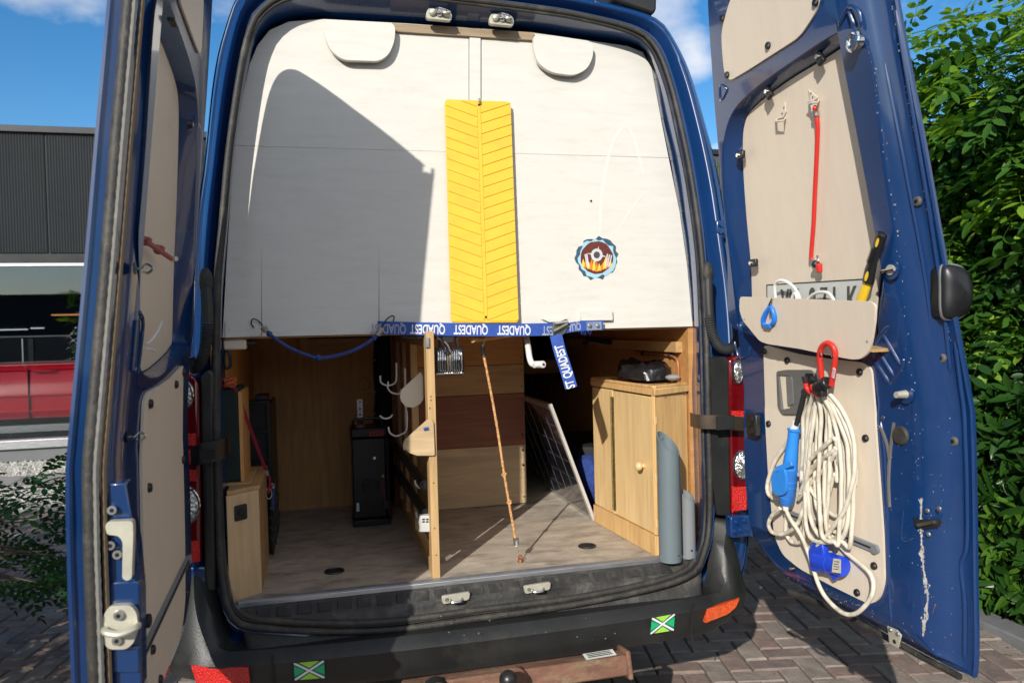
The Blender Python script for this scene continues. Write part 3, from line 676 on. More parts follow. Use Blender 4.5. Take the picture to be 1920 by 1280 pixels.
for i in range(24):
    x = -.69+i*.0597
    inst('tread_block', tme, frame((x, -.046, .6545), (1, 0, .0), (0, .048, .028)), van)
for px, py in ((855, 1122), (1008, 1103)):
    p = PY(px, py, -.078); pt = []
    b = M(); b.prism(rounded([(p.x-.042, p.y, p.z-.013), (p.x+.042, p.y, p.z-.008), (p.x+.046, p.y, p.z+.017), (p.x-.046, p.y, p.z+.012)], .008, 3), (0, .012, 0)); s_ = b.build('door_striker', ZINC, van, bev=.002)
    M().tube(cr([(p.x-.02, p.y-.002, p.z), (p.x-.015, p.y-.016, p.z-.004), (p.x+.012, p.y-.016, p.z-.004), (p.x+.018, p.y-.002, p.z+.001)], 4), .0035, 6).build('striker_loop', STEEL, s_)
    M().cyl((p.x-.03, p.y+.002, p.z+.002), (p.x-.03, p.y-.004, p.z+.002), .006, seg=8).build('bolt', STEEL, s_)
for px, py in ((823, 29), (940, 39)):
    p = RK(px, py, -.005)
    b = M(); b.prism(rounded([p+V((-.045, -.01, -.018)), p+V((.04, -.01, -.02)), p+V((.046, -.006, -.004)), p+V((.04, .0, .02)), p+V((-.036, .0, .022)), p+V((-.045, -.006, .004))], .008, 3), (0, .02, 0)); s_ = b.build('door_striker', ZINC, van, bev=.002)
    for k in range(3):
        q = p+V((-.024+.024*k, -.012, .004)); M().ball(q, (.013, .010, .013), 10, 6).build('striker_roller', ZINC if k != 1 else CHROME, s_)
    M().tube(cr([p+V((-.02, -.012, .012)), p+V((-.008, -.034, .010)), p+V((.02, -.034, .004)), p+V((.022, -.012, 0))], 5), .004, 7).build('striker_loop', CHROME, s_)
    M().tube([p+V((.03, -.01, .005)), p+V((.034, -.03, -.002))], [.005, .003], 6).build('striker_pin', CHROME, s_)

# bumper
PX_ = [(-1.0, .5), (-1.005, .14), (-.985, .02), (-.93, -.07), (-.80, -.14), (-.6, -.17), (-.3, -.185), (0, -.19), (.3, -.185), (.6, -.17), (.80, -.14), (.90, -.085), (.955, .0), (.985, .12), (.985, .5)]
path = cr(PX_, 8); bp_ = M(); lo = []
for i, (x, y) in enumerate(path):
    a, b = path[max(i-1, 0)], path[min(i+1, len(path)-1)]; t = V((b[0]-a[0], b[1]-a[1], 0)).normalized(); n_ = V((t.y, -t.x, 0))
    q = min(1, max(0, (abs(x)-.80)/.13)); q = q*q*(3-2*q); zt = .578+.222*q; zb = .445+.05*min(1, max(0, (abs(x)-.75)/.2))
    if y > .05: zt = .80
    row = []
    for ins, z in ((.115, zt+.0), (.10, zt), (.06, zt-.006), (.036, .575+(zt-.575)*.55), (.012, .560+(zt-.575)*.12), (0, .547), (.004, .536), (.010, .50), (.022, zb+.02), (.035, zb+.004), (.07, zb), (.12, zb+.01)):
        row.append(V((x, y, z))-n_*ins)
    lo.append(row)
bp_.loft(lo, False, True); bump = bp_.build('rear_bumper', BLACKP, van, smooth=38)
def bsurf(px, py, guess=-.16):  # bumper face under a sight line
    y = guess
    for _ in range(20):
        p = PY(px, py, y); xs_ = [q[0] for q in path if abs(q[0]) < .984]; y = float(np.interp(p.x, [q[0] for q in path if -.98 < q[0] < .98], [q[1] for q in path if -.98 < q[0] < .98]))-.002
    return PY(px, py, y)
def flag(c4, nm):
    TLp, TRp, BRp, BLp = [bsurf(*c) for c in c4]; nrm = (TRp-TLp).cross(BLp-TLp).normalized(); nrm = nrm if nrm.y < 0 else -nrm
    def UV(u, v, k): return TLp.lerp(TRp, u).lerp(BLp.lerp(BRp, u), v)+nrm*(.004+k*.0005)
    f = M().prism([UV(0, 0, 0), UV(1, 0, 0), UV(1, 1, 0), UV(0, 1, 0)], nrm*.0004).build('flag_sticker', GREEND, bump, smooth=0)
    return f, UV, nrm
for c4 in ([(551, 1241), (608, 1236), (609, 1269), (553, 1273)], [(1221, 1157), (1264, 1149), (1262, 1180), (1218, 1187)]):
    f, UV, nrm = flag(c4, '')
    for poly, m_ in (([(.17, 0), (.83, 0), (.5, .36)], GREENL), ([(.17, 1), (.5, .64), (.83, 1)], GREENL), ([(0, .2), (.36, .5), (0, .8)], GREENE), ([(1, .2), (1, .8), (.64, .5)], GREENE),
                     ([(0, .0), (.06, 0), (1, .92), (1, 1), (.94, 1), (0, .08)], PRINTW), ([(.94, 0), (1, 0), (1, .08), (.06, 1), (0, 1), (0, .92)], PRINTW)):
        k = 2 if m_ is PRINTW else 1
        M().fill([UV(u, v, k+(.2 if poly[0][0] > .5 else 0)) for u, v in poly]).build('printed_field', m_, van, smooth=0)
# reflectors in the bumper corners
def refl(pp, k):
    P = [bsurf(*q) for q in pp]; c = sum(P, V())/len(P); m_ = M().prism([p+V((0, -.005, 0)) for p in P], (0, .02, 0)); return m_.build('reflector', k, bump, bev=.002)
refl([(1326, 1141), (1360, 1129), (1386, 1120), (1380, 1136), (1364, 1150), (1321, 1167)], LAMPO)
refl([(358, 1246), (466, 1249), (469, 1278), (466, 1290), (372, 1290)], LAMPB)
for x in (-.66, .66): M().beam((x, -.186+.03, .445), (x, -.166, .575), .002, .006, (1, 0, 0)).build('panel_gap', BLKM, bump)
gr_ = M()
for _ in range(16):
    x = rnd.uniform(-.2, .75); p = bsurf(*(rnd.uniform(800, 1300), rnd.uniform(1150, 1200))); s_ = rnd.uniform(.001, .003); gr_.add([p+V((-s_, -.0035, 0)), p+V((0, -.0035, -s_)), p+V((s_*1.5, -.0035, 0)), p+V((0, -.0035, s_))], [(0, 1, 2, 3)])
gr_.build('stone_chips', mat('scuff', (.14, .14, .13), .7), bump, kind='stuff', smooth=0)

# tow bar under the bumper
tw_ = thing('tow_bar', 'rusty brown tow bar with black ball under the rear bumper', 'tow bar', (.1, -.2, .38))
cA, cB = PY(755, 1300, -.22), PY(1170, 1241, -.22)
M().beam(cA, cB, .07, .062, (0, .15, 1)).build('crossbar', RUST, tw_, bev=.006)
M().beam(cB+V((-.004, 0, 0)), cB+V((.012, 0, .001)), .086, .088, (0, .15, 1)).build('end_plate', RUST, tw_, bev=.006)
ball = PY(953, 1273, -.36); M().ball(ball+V((0, 0, -.0)), .026, 20, 14).build('tow_ball', DKMET, tw_)
M().tube(cr([ball-V((0, 0, .02)), ball+V((0, .0, -.06)), ball+V((0, .06, -.11)), ball+V((0, .17, -.10))], 5), .019, 10).build('ball_neck', DKMET, tw_)
fl_ = PY(962, 1262, -.262); M().cyl(fl_+V((0, -.012, -.02)), fl_+V((0, .012, -.02)), .042, seg=26).build('coupling_flange', RUST, tw_, bev=.004)
so = PY(818, 1287, -.27); M().cyl(so+V((0, -.02, -.015)), so+V((0, .03, -.015)), .036, seg=22).build('trailer_socket', BLKM, tw_, bev=.005)
M().tube([so+V((.034*math.cos(a), -.021, -.015+.034*math.sin(a))) for a in np.linspace(0, 6.283, 20, False)], .003, 6, closed=True).build('socket_rim', RUST, tw_)
q = [PY(x, y, -.2565) for x, y in ((1113, 1228), (1153, 1224), (1160, 1234), (1120, 1239))]; u_v = (q[1]-q[0]).normalized(); z0 = cA.lerp(cB, .8).z
ta = M(); tp = cA.lerp(cB, .88)+V((0, -.004, .033)); ta.add([tp+V((-.05, -.022, -.001)), tp+V((.05, -.022, .002)), tp+V((.05, .016, .005)), tp+V((-.05, .016, .002))], [(0, 1, 2, 3)]); ta.v = [v+V((0, 0, .004)) for v in ta.v]
ta.build('paper_label', mat('paper', (.62, .62, .58), .7), tw_, smooth=0)
for k in range(3): M().add([tp+V((-.04, -.015+k*.01, .0065+k*.0004)), tp+V((.038, -.015+k*.01, .0085+k*.0004)), tp+V((.038, -.011+k*.01, .0088+k*.0004)), tp+V((-.04, -.011+k*.01, .0068+k*.0004))], [(0, 1, 2, 3)]).build('printed_line', BLKM, tw_, smooth=0)

# tail lamps and their black covers
def lamp_side(sg, pts_cover, pts_lamp, rounds, bright):
    Y0 = -.035
    cv = M().prism([PY(x, y, Y0) for x, y in pts_cover], (0, .12, 0)).build('pillar_cover', BLACKP, van, bev=.012, seg=3)
    P = [PY(x, y, Y0-.004) for x, y in pts_lamp]
    lp = M().prism(P, (0, .16, 0)).build('tail_lamp', LAMPR, van, bev=.012, seg=3)
    for (x, y, rx, rz) in rounds:
        c = PY(x, y, Y0-.008); 
        M().tube([c+V((rx*math.cos(a), -.002, rz*math.sin(a))) for a in np.linspace(0, 6.283, 26, False)], .0035, 6, closed=True).build('lens_rim', CHROME, lp)
        dome = M(); lo = []
        for k in range(7):
            t = 1-k/6; lo.append([c+V((rx*t*math.cos(a), -.010*(1-t*t)+(.002 if j % 2 else 0), rz*t*math.sin(a))) for j, a in enumerate(np.linspace(0, 6.283, 28, False))])
        dome.loft(lo); dome.build('clear_lens', mat('ribbed_reflector', (.55, .55, .53), .16, .85, .5, 40, bump=.9, bscale=70), lp, smooth=20, normals=True)
    for poly in bright:
        PP = [PY(x, y, Y0-.006) for x, y in poly]; M().prism(PP, (0, .006, 0)).build('red_reflector', LAMPB, lp, smooth=0)
lamp_side(1, [(1333, 672), (1360, 668), (1367, 672), (1371, 968), (1345, 966), (1336, 900)], [(1366, 674), (1384, 664), (1399, 690), (1404, 820), (1406, 955), (1372, 967)],
          [(1383, 697, .020, .040), (1390, 871, .031, .048)], [[(1372, 770), (1398, 770), (1399, 800), (1372, 800)], [(1373, 912), (1400, 912), (1400, 955), (1373, 958)]])
lamp_side(-1, [(374, 706), (392, 690), (402, 700), (405, 1110), (384, 1110), (378, 900)], [(346, 700), (362, 703), (373, 720), (376, 900), (377, 1055), (346, 1058)],
          [(345, 740, .024, .040), (347, 948, .040, .055)], [[(348, 812), (367, 812), (368, 835), (348, 835)], [(348, 842), (364, 842), (365, 870), (348, 870)], [(349, 880), (368, 880), (369, 902), (349, 902)], [(350, 1013), (374, 1013), (375, 1052), (350, 1054)]])
lb_ = M().prism([PY(x, y, -.03) for x, y in ((350, 1062), (386, 1062), (387, 1112), (372, 1118), (350, 1100))], (0, .05, 0)).build('left_hinge_mount', BLUE, van, bev=.006)

# hinges on the right
def hinge(cx_, cy_, w_, h_, y, bolts):
    p = PY(cx_, cy_, y); h = M().box((p.x-w_/2, y-.02, p.z-h_/2), (p.x+w_/2, y+.02, p.z+h_/2)).build('door_hinge', BLUE, van, bev=.006)
    M().cyl((p.x+w_/2, y-.012, p.z-h_/2), (p.x+w_/2, y-.012, p.z+h_/2), .010, seg=12).build('hinge_pin', BLUE, h)
    for bx, bz in bolts: M().cyl((p.x+bx, y-.018, p.z+bz), (p.x+bx, y-.029, p.z+bz), .008, .007, seg=6).build('bolt', BLUE, h)
hinge(1350, 431, .05, .066, .10, [(-.008, .014), (.006, -.016), (-.012, -.012)])
hinge(1385, 984, .085, .075, -.05, [(-.02, .016), (.012, .018), (-.004, -.014), (.02, -.012), (-.026, -.016)])
# black corrugated cable hoses from body to door
def hose(pts, y0):
    c = [PY(x, y, y0-.02*i/len(pts)) for i, (x, y) in enumerate(pts)]; c = [V(p) for p in cr(c, 22)]; n_ = len(c); rs = []
    for i in range(n_): rs.append(.0165 if i < n_*.22 else (.0185 if i % 2 else .0155))
    h = M().tube(c, rs, 12).build('cable_hose', mat('hose_rubber', (.03, .03, .032), .5, 0, .2, 10), van, smooth=25)
    M().ball(c[0]+V((0, 0, .012)), (.021, .018, .042), 14, 10).build('hose_grommet', RUB, h)
hose([(1327, 520), (1329, 575), (1335, 622), (1352, 652), (1374, 650), (1387, 622), (1391, 570)], -.01)
hose([(386, 535), (389, 600), (386, 645), (376, 680), (362, 690), (354, 670)], -.01)
# door check straps
def arc(pts, y, w_, nm, m_):
    c = cr([PY(a, b, yy) for (a, b), yy in zip(pts, y)], 6); b_ = M(); lo = []
    for p in c: p = V(p); lo.append([p+V((0, -.004, w_/2)), p+V((0, .004, w_/2)), p+V((0, .004, -w_/2)), p+V((0, -.004, -w_/2))])
    b_.loft(lo); b_.f += [[0, 1, 2, 3], [len(b_.v)-1, len(b_.v)-2, len(b_.v)-3, len(b_.v)-4]]; return b_.build(nm, m_, van)
arc([(1295, 786), (1310, 790), (1345, 791), (1380, 793), (1408, 796)], [-.0, -.05, -.085, -.09, -.085], .048, 'check_strap', BROWNM)
M().box(tuple(PY(1344, 806, -.098)), tuple(PY(1376, 778, -.094))).build('strap_slot', BLKM, van)
arc([(358, 858), (378, 850), (400, 846), (424, 838), (432, 826)], [-.09, -.1, -.09, -.05, -.0], .060, 'check_strap', DKMET)
M().box(tuple(PY(374, 862, -.108)), tuple(PY(404, 842, -.104))).build('strap_slot', BLKM, van)

for sg1 in (-1, 1):
    for y1 in (1.15, 4.4):
        x1 = sg1*.80; ty = M().tube([(x1-.11, y1, .34), (x1-.10, y1, .34), (x1+.10, y1, .34), (x1+.11, y1, .34)], [.30, .345, .345, .30], 32).build('wheel', RUB, van); M().cyl((x1+sg1*.108, y1, .34), (x1+sg1*.116, y1, .34), .20, .18, seg=24).build('rim', STEEL, ty)
# roof box corner that shows above the roof edge
rf = thing('roof_box', 'black roof box whose corner shows above the van roof edge', 'roof box', (.6, .5, 2.75))
rb = [RS(1150, -2, .25), RS(1162, 4, .25), RS(1225, 27, .25), RS(1232, 18, .25), RS(1233, -30, .25), RS(1150, -60, .25)]
M().prism(rb, (0, 1.3, 0)).build('shell', mat('roof_box_plastic', (.016, .017, .018), .45, 0, .2, 8), rf, bev=.012)
M().cyl(RS(1160, 10, .3), RS(1160, 10, .3)+V((0, 0, -.02)), .02).build('foot', ALU, rf)

# ================================================================== REAR DOORS
class DF:
    def __init__(s, H, d, n, lean=None, kf=None): s.lean = lean or LEAN; s.kf = kf or (lambda z: 1.); s.H = V((*H, 0)); s.d = V((*d, 0)).normalized(); s.n = V((*n, 0)).normalized()
    def W(s, u, z, n): p = s.H+s.d*u+s.n*(n+s.lean(z)); return V((p.x, p.y, z))
    def uv(s, px, py, n):
        r = ray(px, py); l = n
        for _ in range(30):
            t = ((s.H-CAM).dot(s.n)+l)/r.dot(s.n); P = CAM+r*t; l = n+s.lean(P.z)
        return (P-s.H).dot(s.d), P.z
    def P(s, px, py, n): u, z = s.uv(px, py, n); return s.W(u, z, n)
RD = DF((.935, -.03), (.07, -.9975), (-.9975, -.07)); LD = DF((-.935, -.03), (0, -1), (1, 0), lambda z: .085*max(0, z-1.27), lambda z: float(np.interp(z, [1.2, 1.64, 1.865, 2.05, 2.24, 2.6, 2.72], [1.025, .985, .96, .944, .925, .89, .88])))
_K = [  # u, z, hinge(+1)/free(-1), bottom(+1)/top(-1)
 (.30, 2.585, .6, -1), (.215, 2.49, 1, -.5), (.17, 2.27, 1, 0), (.145, 2.11, 1, 0), (.116, 1.855, 1, 0), (.10, 1.65, 1, 0), (.082, 1.45, 1, 0), (.066, 1.27, 1, 0), (.060, 1.04, 1, 0), (.075, .86, 1, 0), (.115, .75, .8, .6), (.20, .68, .3, 1), (.30, .652, 0, 1), (.55, .643, 0, 1), (.74, .633, 0, 1), (.90, .63, -.6, 1),
 (.933, .66, -1, .6), (.935, .9, -1, 0), (.935, 1.12, -1, 0), (.932, 1.27, -1, 0), (.914, 1.64, -1, 0), (.905, 1.865, -1, 0), (.895, 2.05, -1, 0), (.885, 2.24, -1, 0), (.875, 2.55, -1, -.3), (.84, 2.625, -.6, -1), (.55, 2.61, 0, -1)]
KEY = [(u, z+.05*max(0, min(1, (z-2.2)/.3)), a, b) for u, z, a, b in _K]
FU = lambda z: float(np.interp(z, [1.12, 1.27, 1.64, 1.865, 2.05, 2.24, 2.6], [.958, .948, .908, .888, .868, .848, .822]))
KL = [(.22, 2.635, .6, -1), (.10, 2.595, 1, -.5), (.045, 2.47, 1, 0), (.045, 2.2, 1, 0), (.06, 2.0, 1, 0), (.08, 1.65, 1, 0)]+[((FU(z) if a == -1 and z > 1.2 else u*LD.kf(z)), z, a, b) for u, z, a, b in _K[6:-3]]
KL += [(.822, 2.60, -1, -.3), (.79, 2.665, -.6, -1), (.5, 2.66, 0, -1)]
def ring(h, f, b, t, k=6, D=None):
    pts = [(u+(wu*h if wu > 0 else wu*f), z+(wz*b if wz > 0 else wz*t)) for u, z, wu, wz in (KL if D is LD else KEY)]
    return cr(pts, k, True)
def clip(poly, z, keep_low):
    o = []; s_ = 1 if keep_low else -1
    for i in range(len(poly)):
        a, b = poly[i-1], poly[i]; ia, ib = s_*(z-a[1]) >= 0, s_*(z-b[1]) >= 0
        if ia != ib: t = (z-a[1])/(b[1]-a[1]); o.append((a[0]+(b[0]-a[0])*t, z))
        if ib: o.append(tuple(b))
    return o
NI = .065
lipR = [(1368, 600), (1364, 500), (1359, 420), (1354, 330), (1357, 262), (1375, 208), (1420, 162), (1500, 105), (1560, 66), (1598, 55), (1622, 80), (1636, 140), (1652, 290), (1668, 400), (1674, 450), (1660, 520), (1648, 600), (1640, 646), (1560, 660), (1470, 645), (1400, 625)]
brdR = [(1412, 600), (1408, 500), (1399, 400), (1393, 300), (1396, 234), (1418, 198), (1480, 151), (1548, 110), (1596, 80), (1614, 86), (1626, 120), (1640, 205), (1656, 300), (1664, 380), (1666, 440), (1650, 510), (1640, 600), (1634, 636), (1560, 650), (1480, 636), (1424, 618)]
LIP_ = cr([RD.uv(*p, NI) for p in lipR], 6, True); BRD_ = cr([RD.uv(*p, .022) for p in brdR], 6, True)
lowR = [(1431, 646), (1500, 664), (1560, 673), (1618, 679), (1634, 690), (1641, 790), (1649, 900), (1656, 1000), (1659, 1090), (1650, 1122), (1632, 1133), (1560, 1098), (1500, 1066), (1468, 1040), (1452, 1005), (1441, 900), (1434, 770)]
topR = [(1352, 60), (1355, 110), (1359, 142), (1369, 152), (1400, 134), (1500, 70), (1533, 18), (1540, -30), (1500, -75), (1420, -60), (1370, -5)]
LOW_ = rounded([RD.uv(*p, NI+.006) for p in lowR], .02, 3); TOP_ = rounded([RD.uv(*p, NI+.006) for p in topR], .03, 3)
pkR = [(1387, 556), (1632, 565), (1641, 572), (1640, 600), (1634, 640), (1626, 664), (1612, 673), (1598, 674), (1560, 667), (1500, 654), (1440, 645), (1425, 640), (1413, 626), (1392, 600), (1386, 580)]
def door(D, nm, holes_n):
    sh = M(); mp_ = lambda l: [(u*D.kf(z), z) for u, z in l]
    LIP, BRD, LOW, TOP = (mp_(l) for l in (LIP_, BRD_, LOW_, TOP_))
    F0, F1, F2, F3 = ring(0, 0, 0, 0, D=D), ring(.012, .010, .012, .012, D=D), ring(.030, .055, .032, .03, D=D), ring(.045, .135, .07, .045, D=D)
    SKN = -.004 if D is RD else -.002
    L = [[D.W(u, z, n) for u, z in r] for r, n in ((F0, SKN), (F0, .004), (ring(.004, .004, .004, .004, D=D), .008), (F1, .006), (ring(.02, .035, .02, .02, D=D), .010), (F2, .030), (ring(.036, .08, .045, .036, D=D), .055), (F3, NI))]
    sh.loft(L, True, D is LD)
    for low in (True, False):
        oc = clip(F3, 1.27, low)
        if low: sh.fill([D.W(u, z, NI) for u, z in oc])
        else: sh.fill([D.W(u, z, NI) for u, z in oc], [[D.W(u, z, NI) for u, z in LIP]])
    BR2 = [(u+(a-u)*.12, z+(b-z)*.12) for (u, z), (a, b) in zip(BRD, LIP)]
    sh.loft([[D.W(u, z, NI) for u, z in LIP], [D.W(u+(a-u)*.15, z+(b-z)*.15, NI-.004) for (u, z), (a, b) in zip(LIP, BR2)], [D.W(u, z, .014) for u, z in BR2], ], True, D is LD)
    sh.fill([D.W(u, z, .014) for u, z in BR2])
    for low in (True, False): sh.fill([D.W(u, z, SKN) for u, z in clip(F0, 1.27, low)])
    d = sh.build('rear_door', BLUEIN, van, smooth=40, normals=True); d['label'] = nm
    def board(name, poly, n, th, m, bev=.002):
        return M().prism([D.W(u, z, n) for u, z in poly], D.n*th).build(name, m, d, bev=bev, smooth=30)
    board('upper_trim_board', BRD, .016, .006, TAN, .001); board('lower_trim_board', LOW, NI+.001, .006, TAN); board('top_trim_board', TOP, NI+.001, .006, TAN)
    return d, board
rdoor, rboard = door(RD, 'open right rear door with cream boards and a storage pocket', None)
ldoor, lboard = door(LD, 'open left rear door seen almost edge on', None)
PK = rounded([RD.uv(*p, .125) for p in pkR], .012, 3)
pocket = rboard('pocket_board', PK, .118, .007, TAN)
# pocket sides and floor so the board is really a box
u0, u1 = min(u for u, z in PK), max(u for u, z in PK)
pz = min(z for u, z in PK)+.02
M().prism([RD.W(u0+.10, pz+.06, .03), RD.W(u1-.04, pz, .03), RD.W(u1-.04, pz, .118), RD.W(u0+.10, pz+.06, .118)], (0, 0, .008)).build('pocket_floor', PINEY, rdoor)
def disc(D, par, px, py, n, r, m, nm, h=.006, seg=14, dome=False):
    c = D.P(px, py, n); b = M().cyl(c, c+D.n*h, r, r*.8 if dome else r*.92, seg=seg); return b.build(nm, m, par, bev=.0008)
for px, py in ((1434, 658), (1477, 675), (1613, 697), (1442, 794), (1624, 821), (1640, 1060), (1608, 1110), (1451, 1000)):
    o = disc(RD, rdoor, px, py, NI+.007, .0105, BLK, 'trim_clip'); disc(RD, o, px, py, NI+.013, .004, GREYH, 'clip_pin', .001, 8)
for px, py in ((1355, 35), (1441, 86), (1364, 141), (1530, 5)): o = disc(RD, rdoor, px, py, NI+.007, .0105, BLK, 'trim_clip'); disc(RD, o, px, py, NI+.013, .004, GREYH, 'clip_pin', .001, 8)
for px, py in ((1396, 598), (1459, 647), (1626, 640)): disc(RD, pocket, px, py, .125, .0035, STEEL, 'screw', .001, 8)
c = RD.P(1487, 1065, NI+.007); M().tube([c, c+RD.n*.012, c+RD.n*.012+RD.d*-.0], [.004, .004, .009], 8).build('screw_knob', STEEL, rdoor); M().cyl(c, c+RD.n*.001, .010).build('washer', BLK, rdoor)
# corner clips round the window board
for px, py, dx, dz in ((1388, 291, 1, 0), (1412, 493, 1, 0), (1441, 172, .5, -1), (1537, 107, .5, -1)):
    c = RD.P(px, py, .045); b = M(); b.beam(c-RD.d*.014*dx-V((0, 0, .010*dz)), c+RD.d*.02*dx+V((0, 0, .02*dz)), .024, .012, RD.n); o = b.build('retaining_clip', BLK, rdoor, bev=.003)
    M().cyl(c-RD.d*.004*dx+RD.n*.005, c-RD.d*.004*dx+RD.n*.010, .006, seg=10).build('clip_screw', CHROME, o)
# interior handle set in the lower board
hb = rounded([RD.uv(*p, NI+.012) for p in ((1457, 696), (1475, 693), (1522, 693), (1530, 705), (1532, 740), (1532, 776), (1468, 776), (1459, 760))], .012, 4)
inn = rounded([RD.uv(*p, NI+.012) for p in ((1461, 702), (1483, 704), (1485, 764), (1466, 768))], .008, 3)
h = M(); h.loft([[RD.W(u, z, NI+.005) for u, z in hb], [RD.W(u, z, NI+.016) for u, z in hb]], True); h.fill([RD.W(u, z, NI+.016) for u, z in hb], [[RD.W(u, z, NI+.016) for u, z in inn]])
h.loft([[RD.W(u, z, NI+.016) for u, z in inn], [RD.W(u+.004, z, -.005+NI) for u, z in inn]], True, True); h.fill([RD.W(u+.004, z, -.004+NI) for u, z in inn])
hd = h.build('handle_bezel', GREYH, rdoor, normals=True)
lv = rounded([RD.uv(*p, NI+.02) for p in ((1473, 706), (1484, 707), (1487, 758), (1476, 758))], .006, 3); M().prism([RD.W(u, z, NI+.004) for u, z in lv], RD.n*.016).build('handle_lever', mat('handle_lever_grey', (.17, .165, .16), .45), hd, bev=.004)
kh = rounded([RD.uv(*p, NI+.018) for p in ((1509, 700), (1524, 700), (1526, 726), (1511, 726))], .004, 3); M().prism([RD.W(u, z, NI+.0165) for u, z in kh], RD.n*.001).build('lock_slot', BLK, hd)
# grey runner across the lower board (slot in its outer end)
for D, par, a, b in ((RD, rdoor, (1478, 962), (1643, 1029)), (LD, ldoor, (262, 1238), (352, 1048))):
    A, B = D.P(*a, NI+.010), D.P(*b, NI+.010); r = M().beam(A, B, .024, .008, D.n).build('door_stay_rail', PVC2, par, bev=.002)
    M().beam(A+D.n*.0045, B+D.n*.0045, .004, .003, D.n).build('rail_groove', BLKM, r); M().cyl(B-D.n*.001, B+D.n*.008, .012, seg=16).build('rail_end', PVC2, r)
# fittings on the blue free side
def eyebolt(px, py, n, flat=False):
    c = RD.P(px, py, n); cup = M().cyl(c-RD.n*.003, c+RD.n*.001, .024, seg=20).build('bolt_cup', BLUE, rdoor)
    if flat: M().cyl(c, c+RD.n*.005, .013, seg=14).build('washer', ZINC, cup); M().tube([c+RD.n*.008+V((0, -.02, 0)), c+RD.n*.009+V((0, .022, -.002))], .004, 6).build('cross_pin', CHROME, cup)
    else: M().cyl(c, c+RD.n*.03, .011, .008, seg=14).build('rubber_stop', ZINC, cup)
eyebolt(1671, 506, NI+.003, True); eyebolt(1698, 739, NI+.003)
c = RD.P(1612, 79, NI+.004); M().tube([c+RD.n*.02+RD.d*(.017*math.cos(a))+V((0, 0, .021*math.sin(a))) for a in np.linspace(0, 6.283, 22, False)], .0055, 8, closed=True).build('chrome_eye', CHROME, rdoor)
M().cyl(c, c+RD.n*.02, .016, .012, seg=14).build('eye_base', CHROME, rdoor)
M().cyl(RD.P(1690, 816, NI), RD.P(1690, 816, NI)+RD.n*.008, .026, .022, seg=22).build('rubber_plug', RUB, rdoor, bev=.002)
for px, py in ((1722, 378), (1768, 671), (1790, 827)):
    c = RD.P(px, py, .014); o = M().cyl(c, c+RD.n*.008, .013, .011, seg=16).build('rubber_stop', mat('grey_rubber', (.10, .095, .085), .6), rdoor, bev=.002); M().cyl(c+RD.n*.008, c+RD.n*.009, .005, seg=10).build('stop_hole', BLK, o)
for px, py in ((1656, 783), (1647, 800)): disc(RD, rdoor, px, py, NI+.001, .005, STEEL, 'hole_rim', .001, 12); disc(RD, rdoor, px, py, NI+.002, .0035, BLK, 'hole', .001, 12)
for px, py in ((1740, 957), (1762, 953), (1742, 1001)): disc(RD, rdoor, px, py, .062, .0065, STEEL, 'rivet', .004, 12, True)
k = [RD.P(*p, .064) for p in ((1714, 968), (1726, 973), (1764, 972), (1768, 978), (1762, 986), (1734, 991), (1716, 986))]; o = M().prism(k, RD.n*.003).build('latch_opening', BLKM, rdoor, bev=.001)
M().beam(RD.P(1722, 984, .072), RD.P(1752, 978, .070), .008, .010, RD.n).build('latch_claw', CHROME, o)
k = [RD.P(*p, NI+.002) for p in ((1665, 1172), (1684, 1180), (1692, 1190), (1686, 1214), (1669, 1205), (1668, 1190))]; o = M().prism(k, RD.n*.004).build('strike_plate', ZINC, rdoor, bev=.001)
for px, py in ((1670, 1180), (1684, 1188)): disc(RD, o, px, py, NI+.006, .006, STEEL, 'bolt', .004, 8)
disc(RD, o, 1677, 1202, NI+.006, .006, BLK, 'slot', .001, 8)
# pressed ribs in the door skin
def rib(pts, n, w_, nm='pressed_rib', par=None, m=None):
    c = cr([RD.uv(*p, n) for p in pts], 5); b = M(); lo = []
    for i, (u, z) in enumerate(c):
        a, e = c[max(i-1, 0)], c[min(i+1, len(c)-1)]; t = np.array([e[0]-a[0], e[1]-a[1]]); t = t/np.linalg.norm(t); q = (-t[1]*w_/2, t[0]*w_/2)
        f = 1 if 0 < i < len(c)-1 else .2
        lo.append([RD.W(u+q[0]*k*f, z+q[1]*k*f, n+h_) for k, h_ in ((1, 0), (.5, .0035*f), (0, .005*f), (-.5, .0035*f), (-1, 0))])
    b.loft(lo, False); return b.build(nm, m or BLUEIN, par or rdoor, smooth=60)
for L_ in ([(1638, 673), (1668, 720)], [(1641, 650), (1677, 708)], [(1652, 622), (1690, 688)], [(1638, 673), (1643, 640), (1668, 610)], [(1668, 720), (1690, 690), (1694, 672)]): rib(L_, NI, .012)
rib([(1378, 640), (1386, 668), (1402, 668), (1407, 648)], NI, .006); rib([(1572, 50), (1590, 15), (1608, 22), (1615, 52)], NI, .012); rib([(1590, 20), (1602, 50)], NI, .01)
rib([(1652, 790), (1660, 860), (1665, 980), (1668, 1100), (1672, 1165)], NI, .008); rib([(1697, 948), (1694, 1010), (1716, 1008)], NI-.004, .008); rib([(1350, 160), (1352, 190), (1364, 168), (1352, 158)], NI, .006)
rib([(1790, 640), (1806, 760), (1812, 900), (1812, 1020), (1801, 1060), (1808, 1130), (1808, 1240)], .010, .012); rib([(1660, 120), (1700, 330), (1735, 520), (1757, 700), (1768, 900), (1772, 1180)], .026, .008)
rib([(1680, 20), (1716, 240), (1748, 430), (1772, 600), (1782, 700)], .012, .010)
gq = M(); gp = [((1343, 152), (1358, 152)), ((1348, 230), (1361, 228)), ((1355, 300), (1367, 300)), ((1363, 400), (1375, 400)), ((1371, 500), (1382, 500)), ((1378, 560), (1387, 560))]
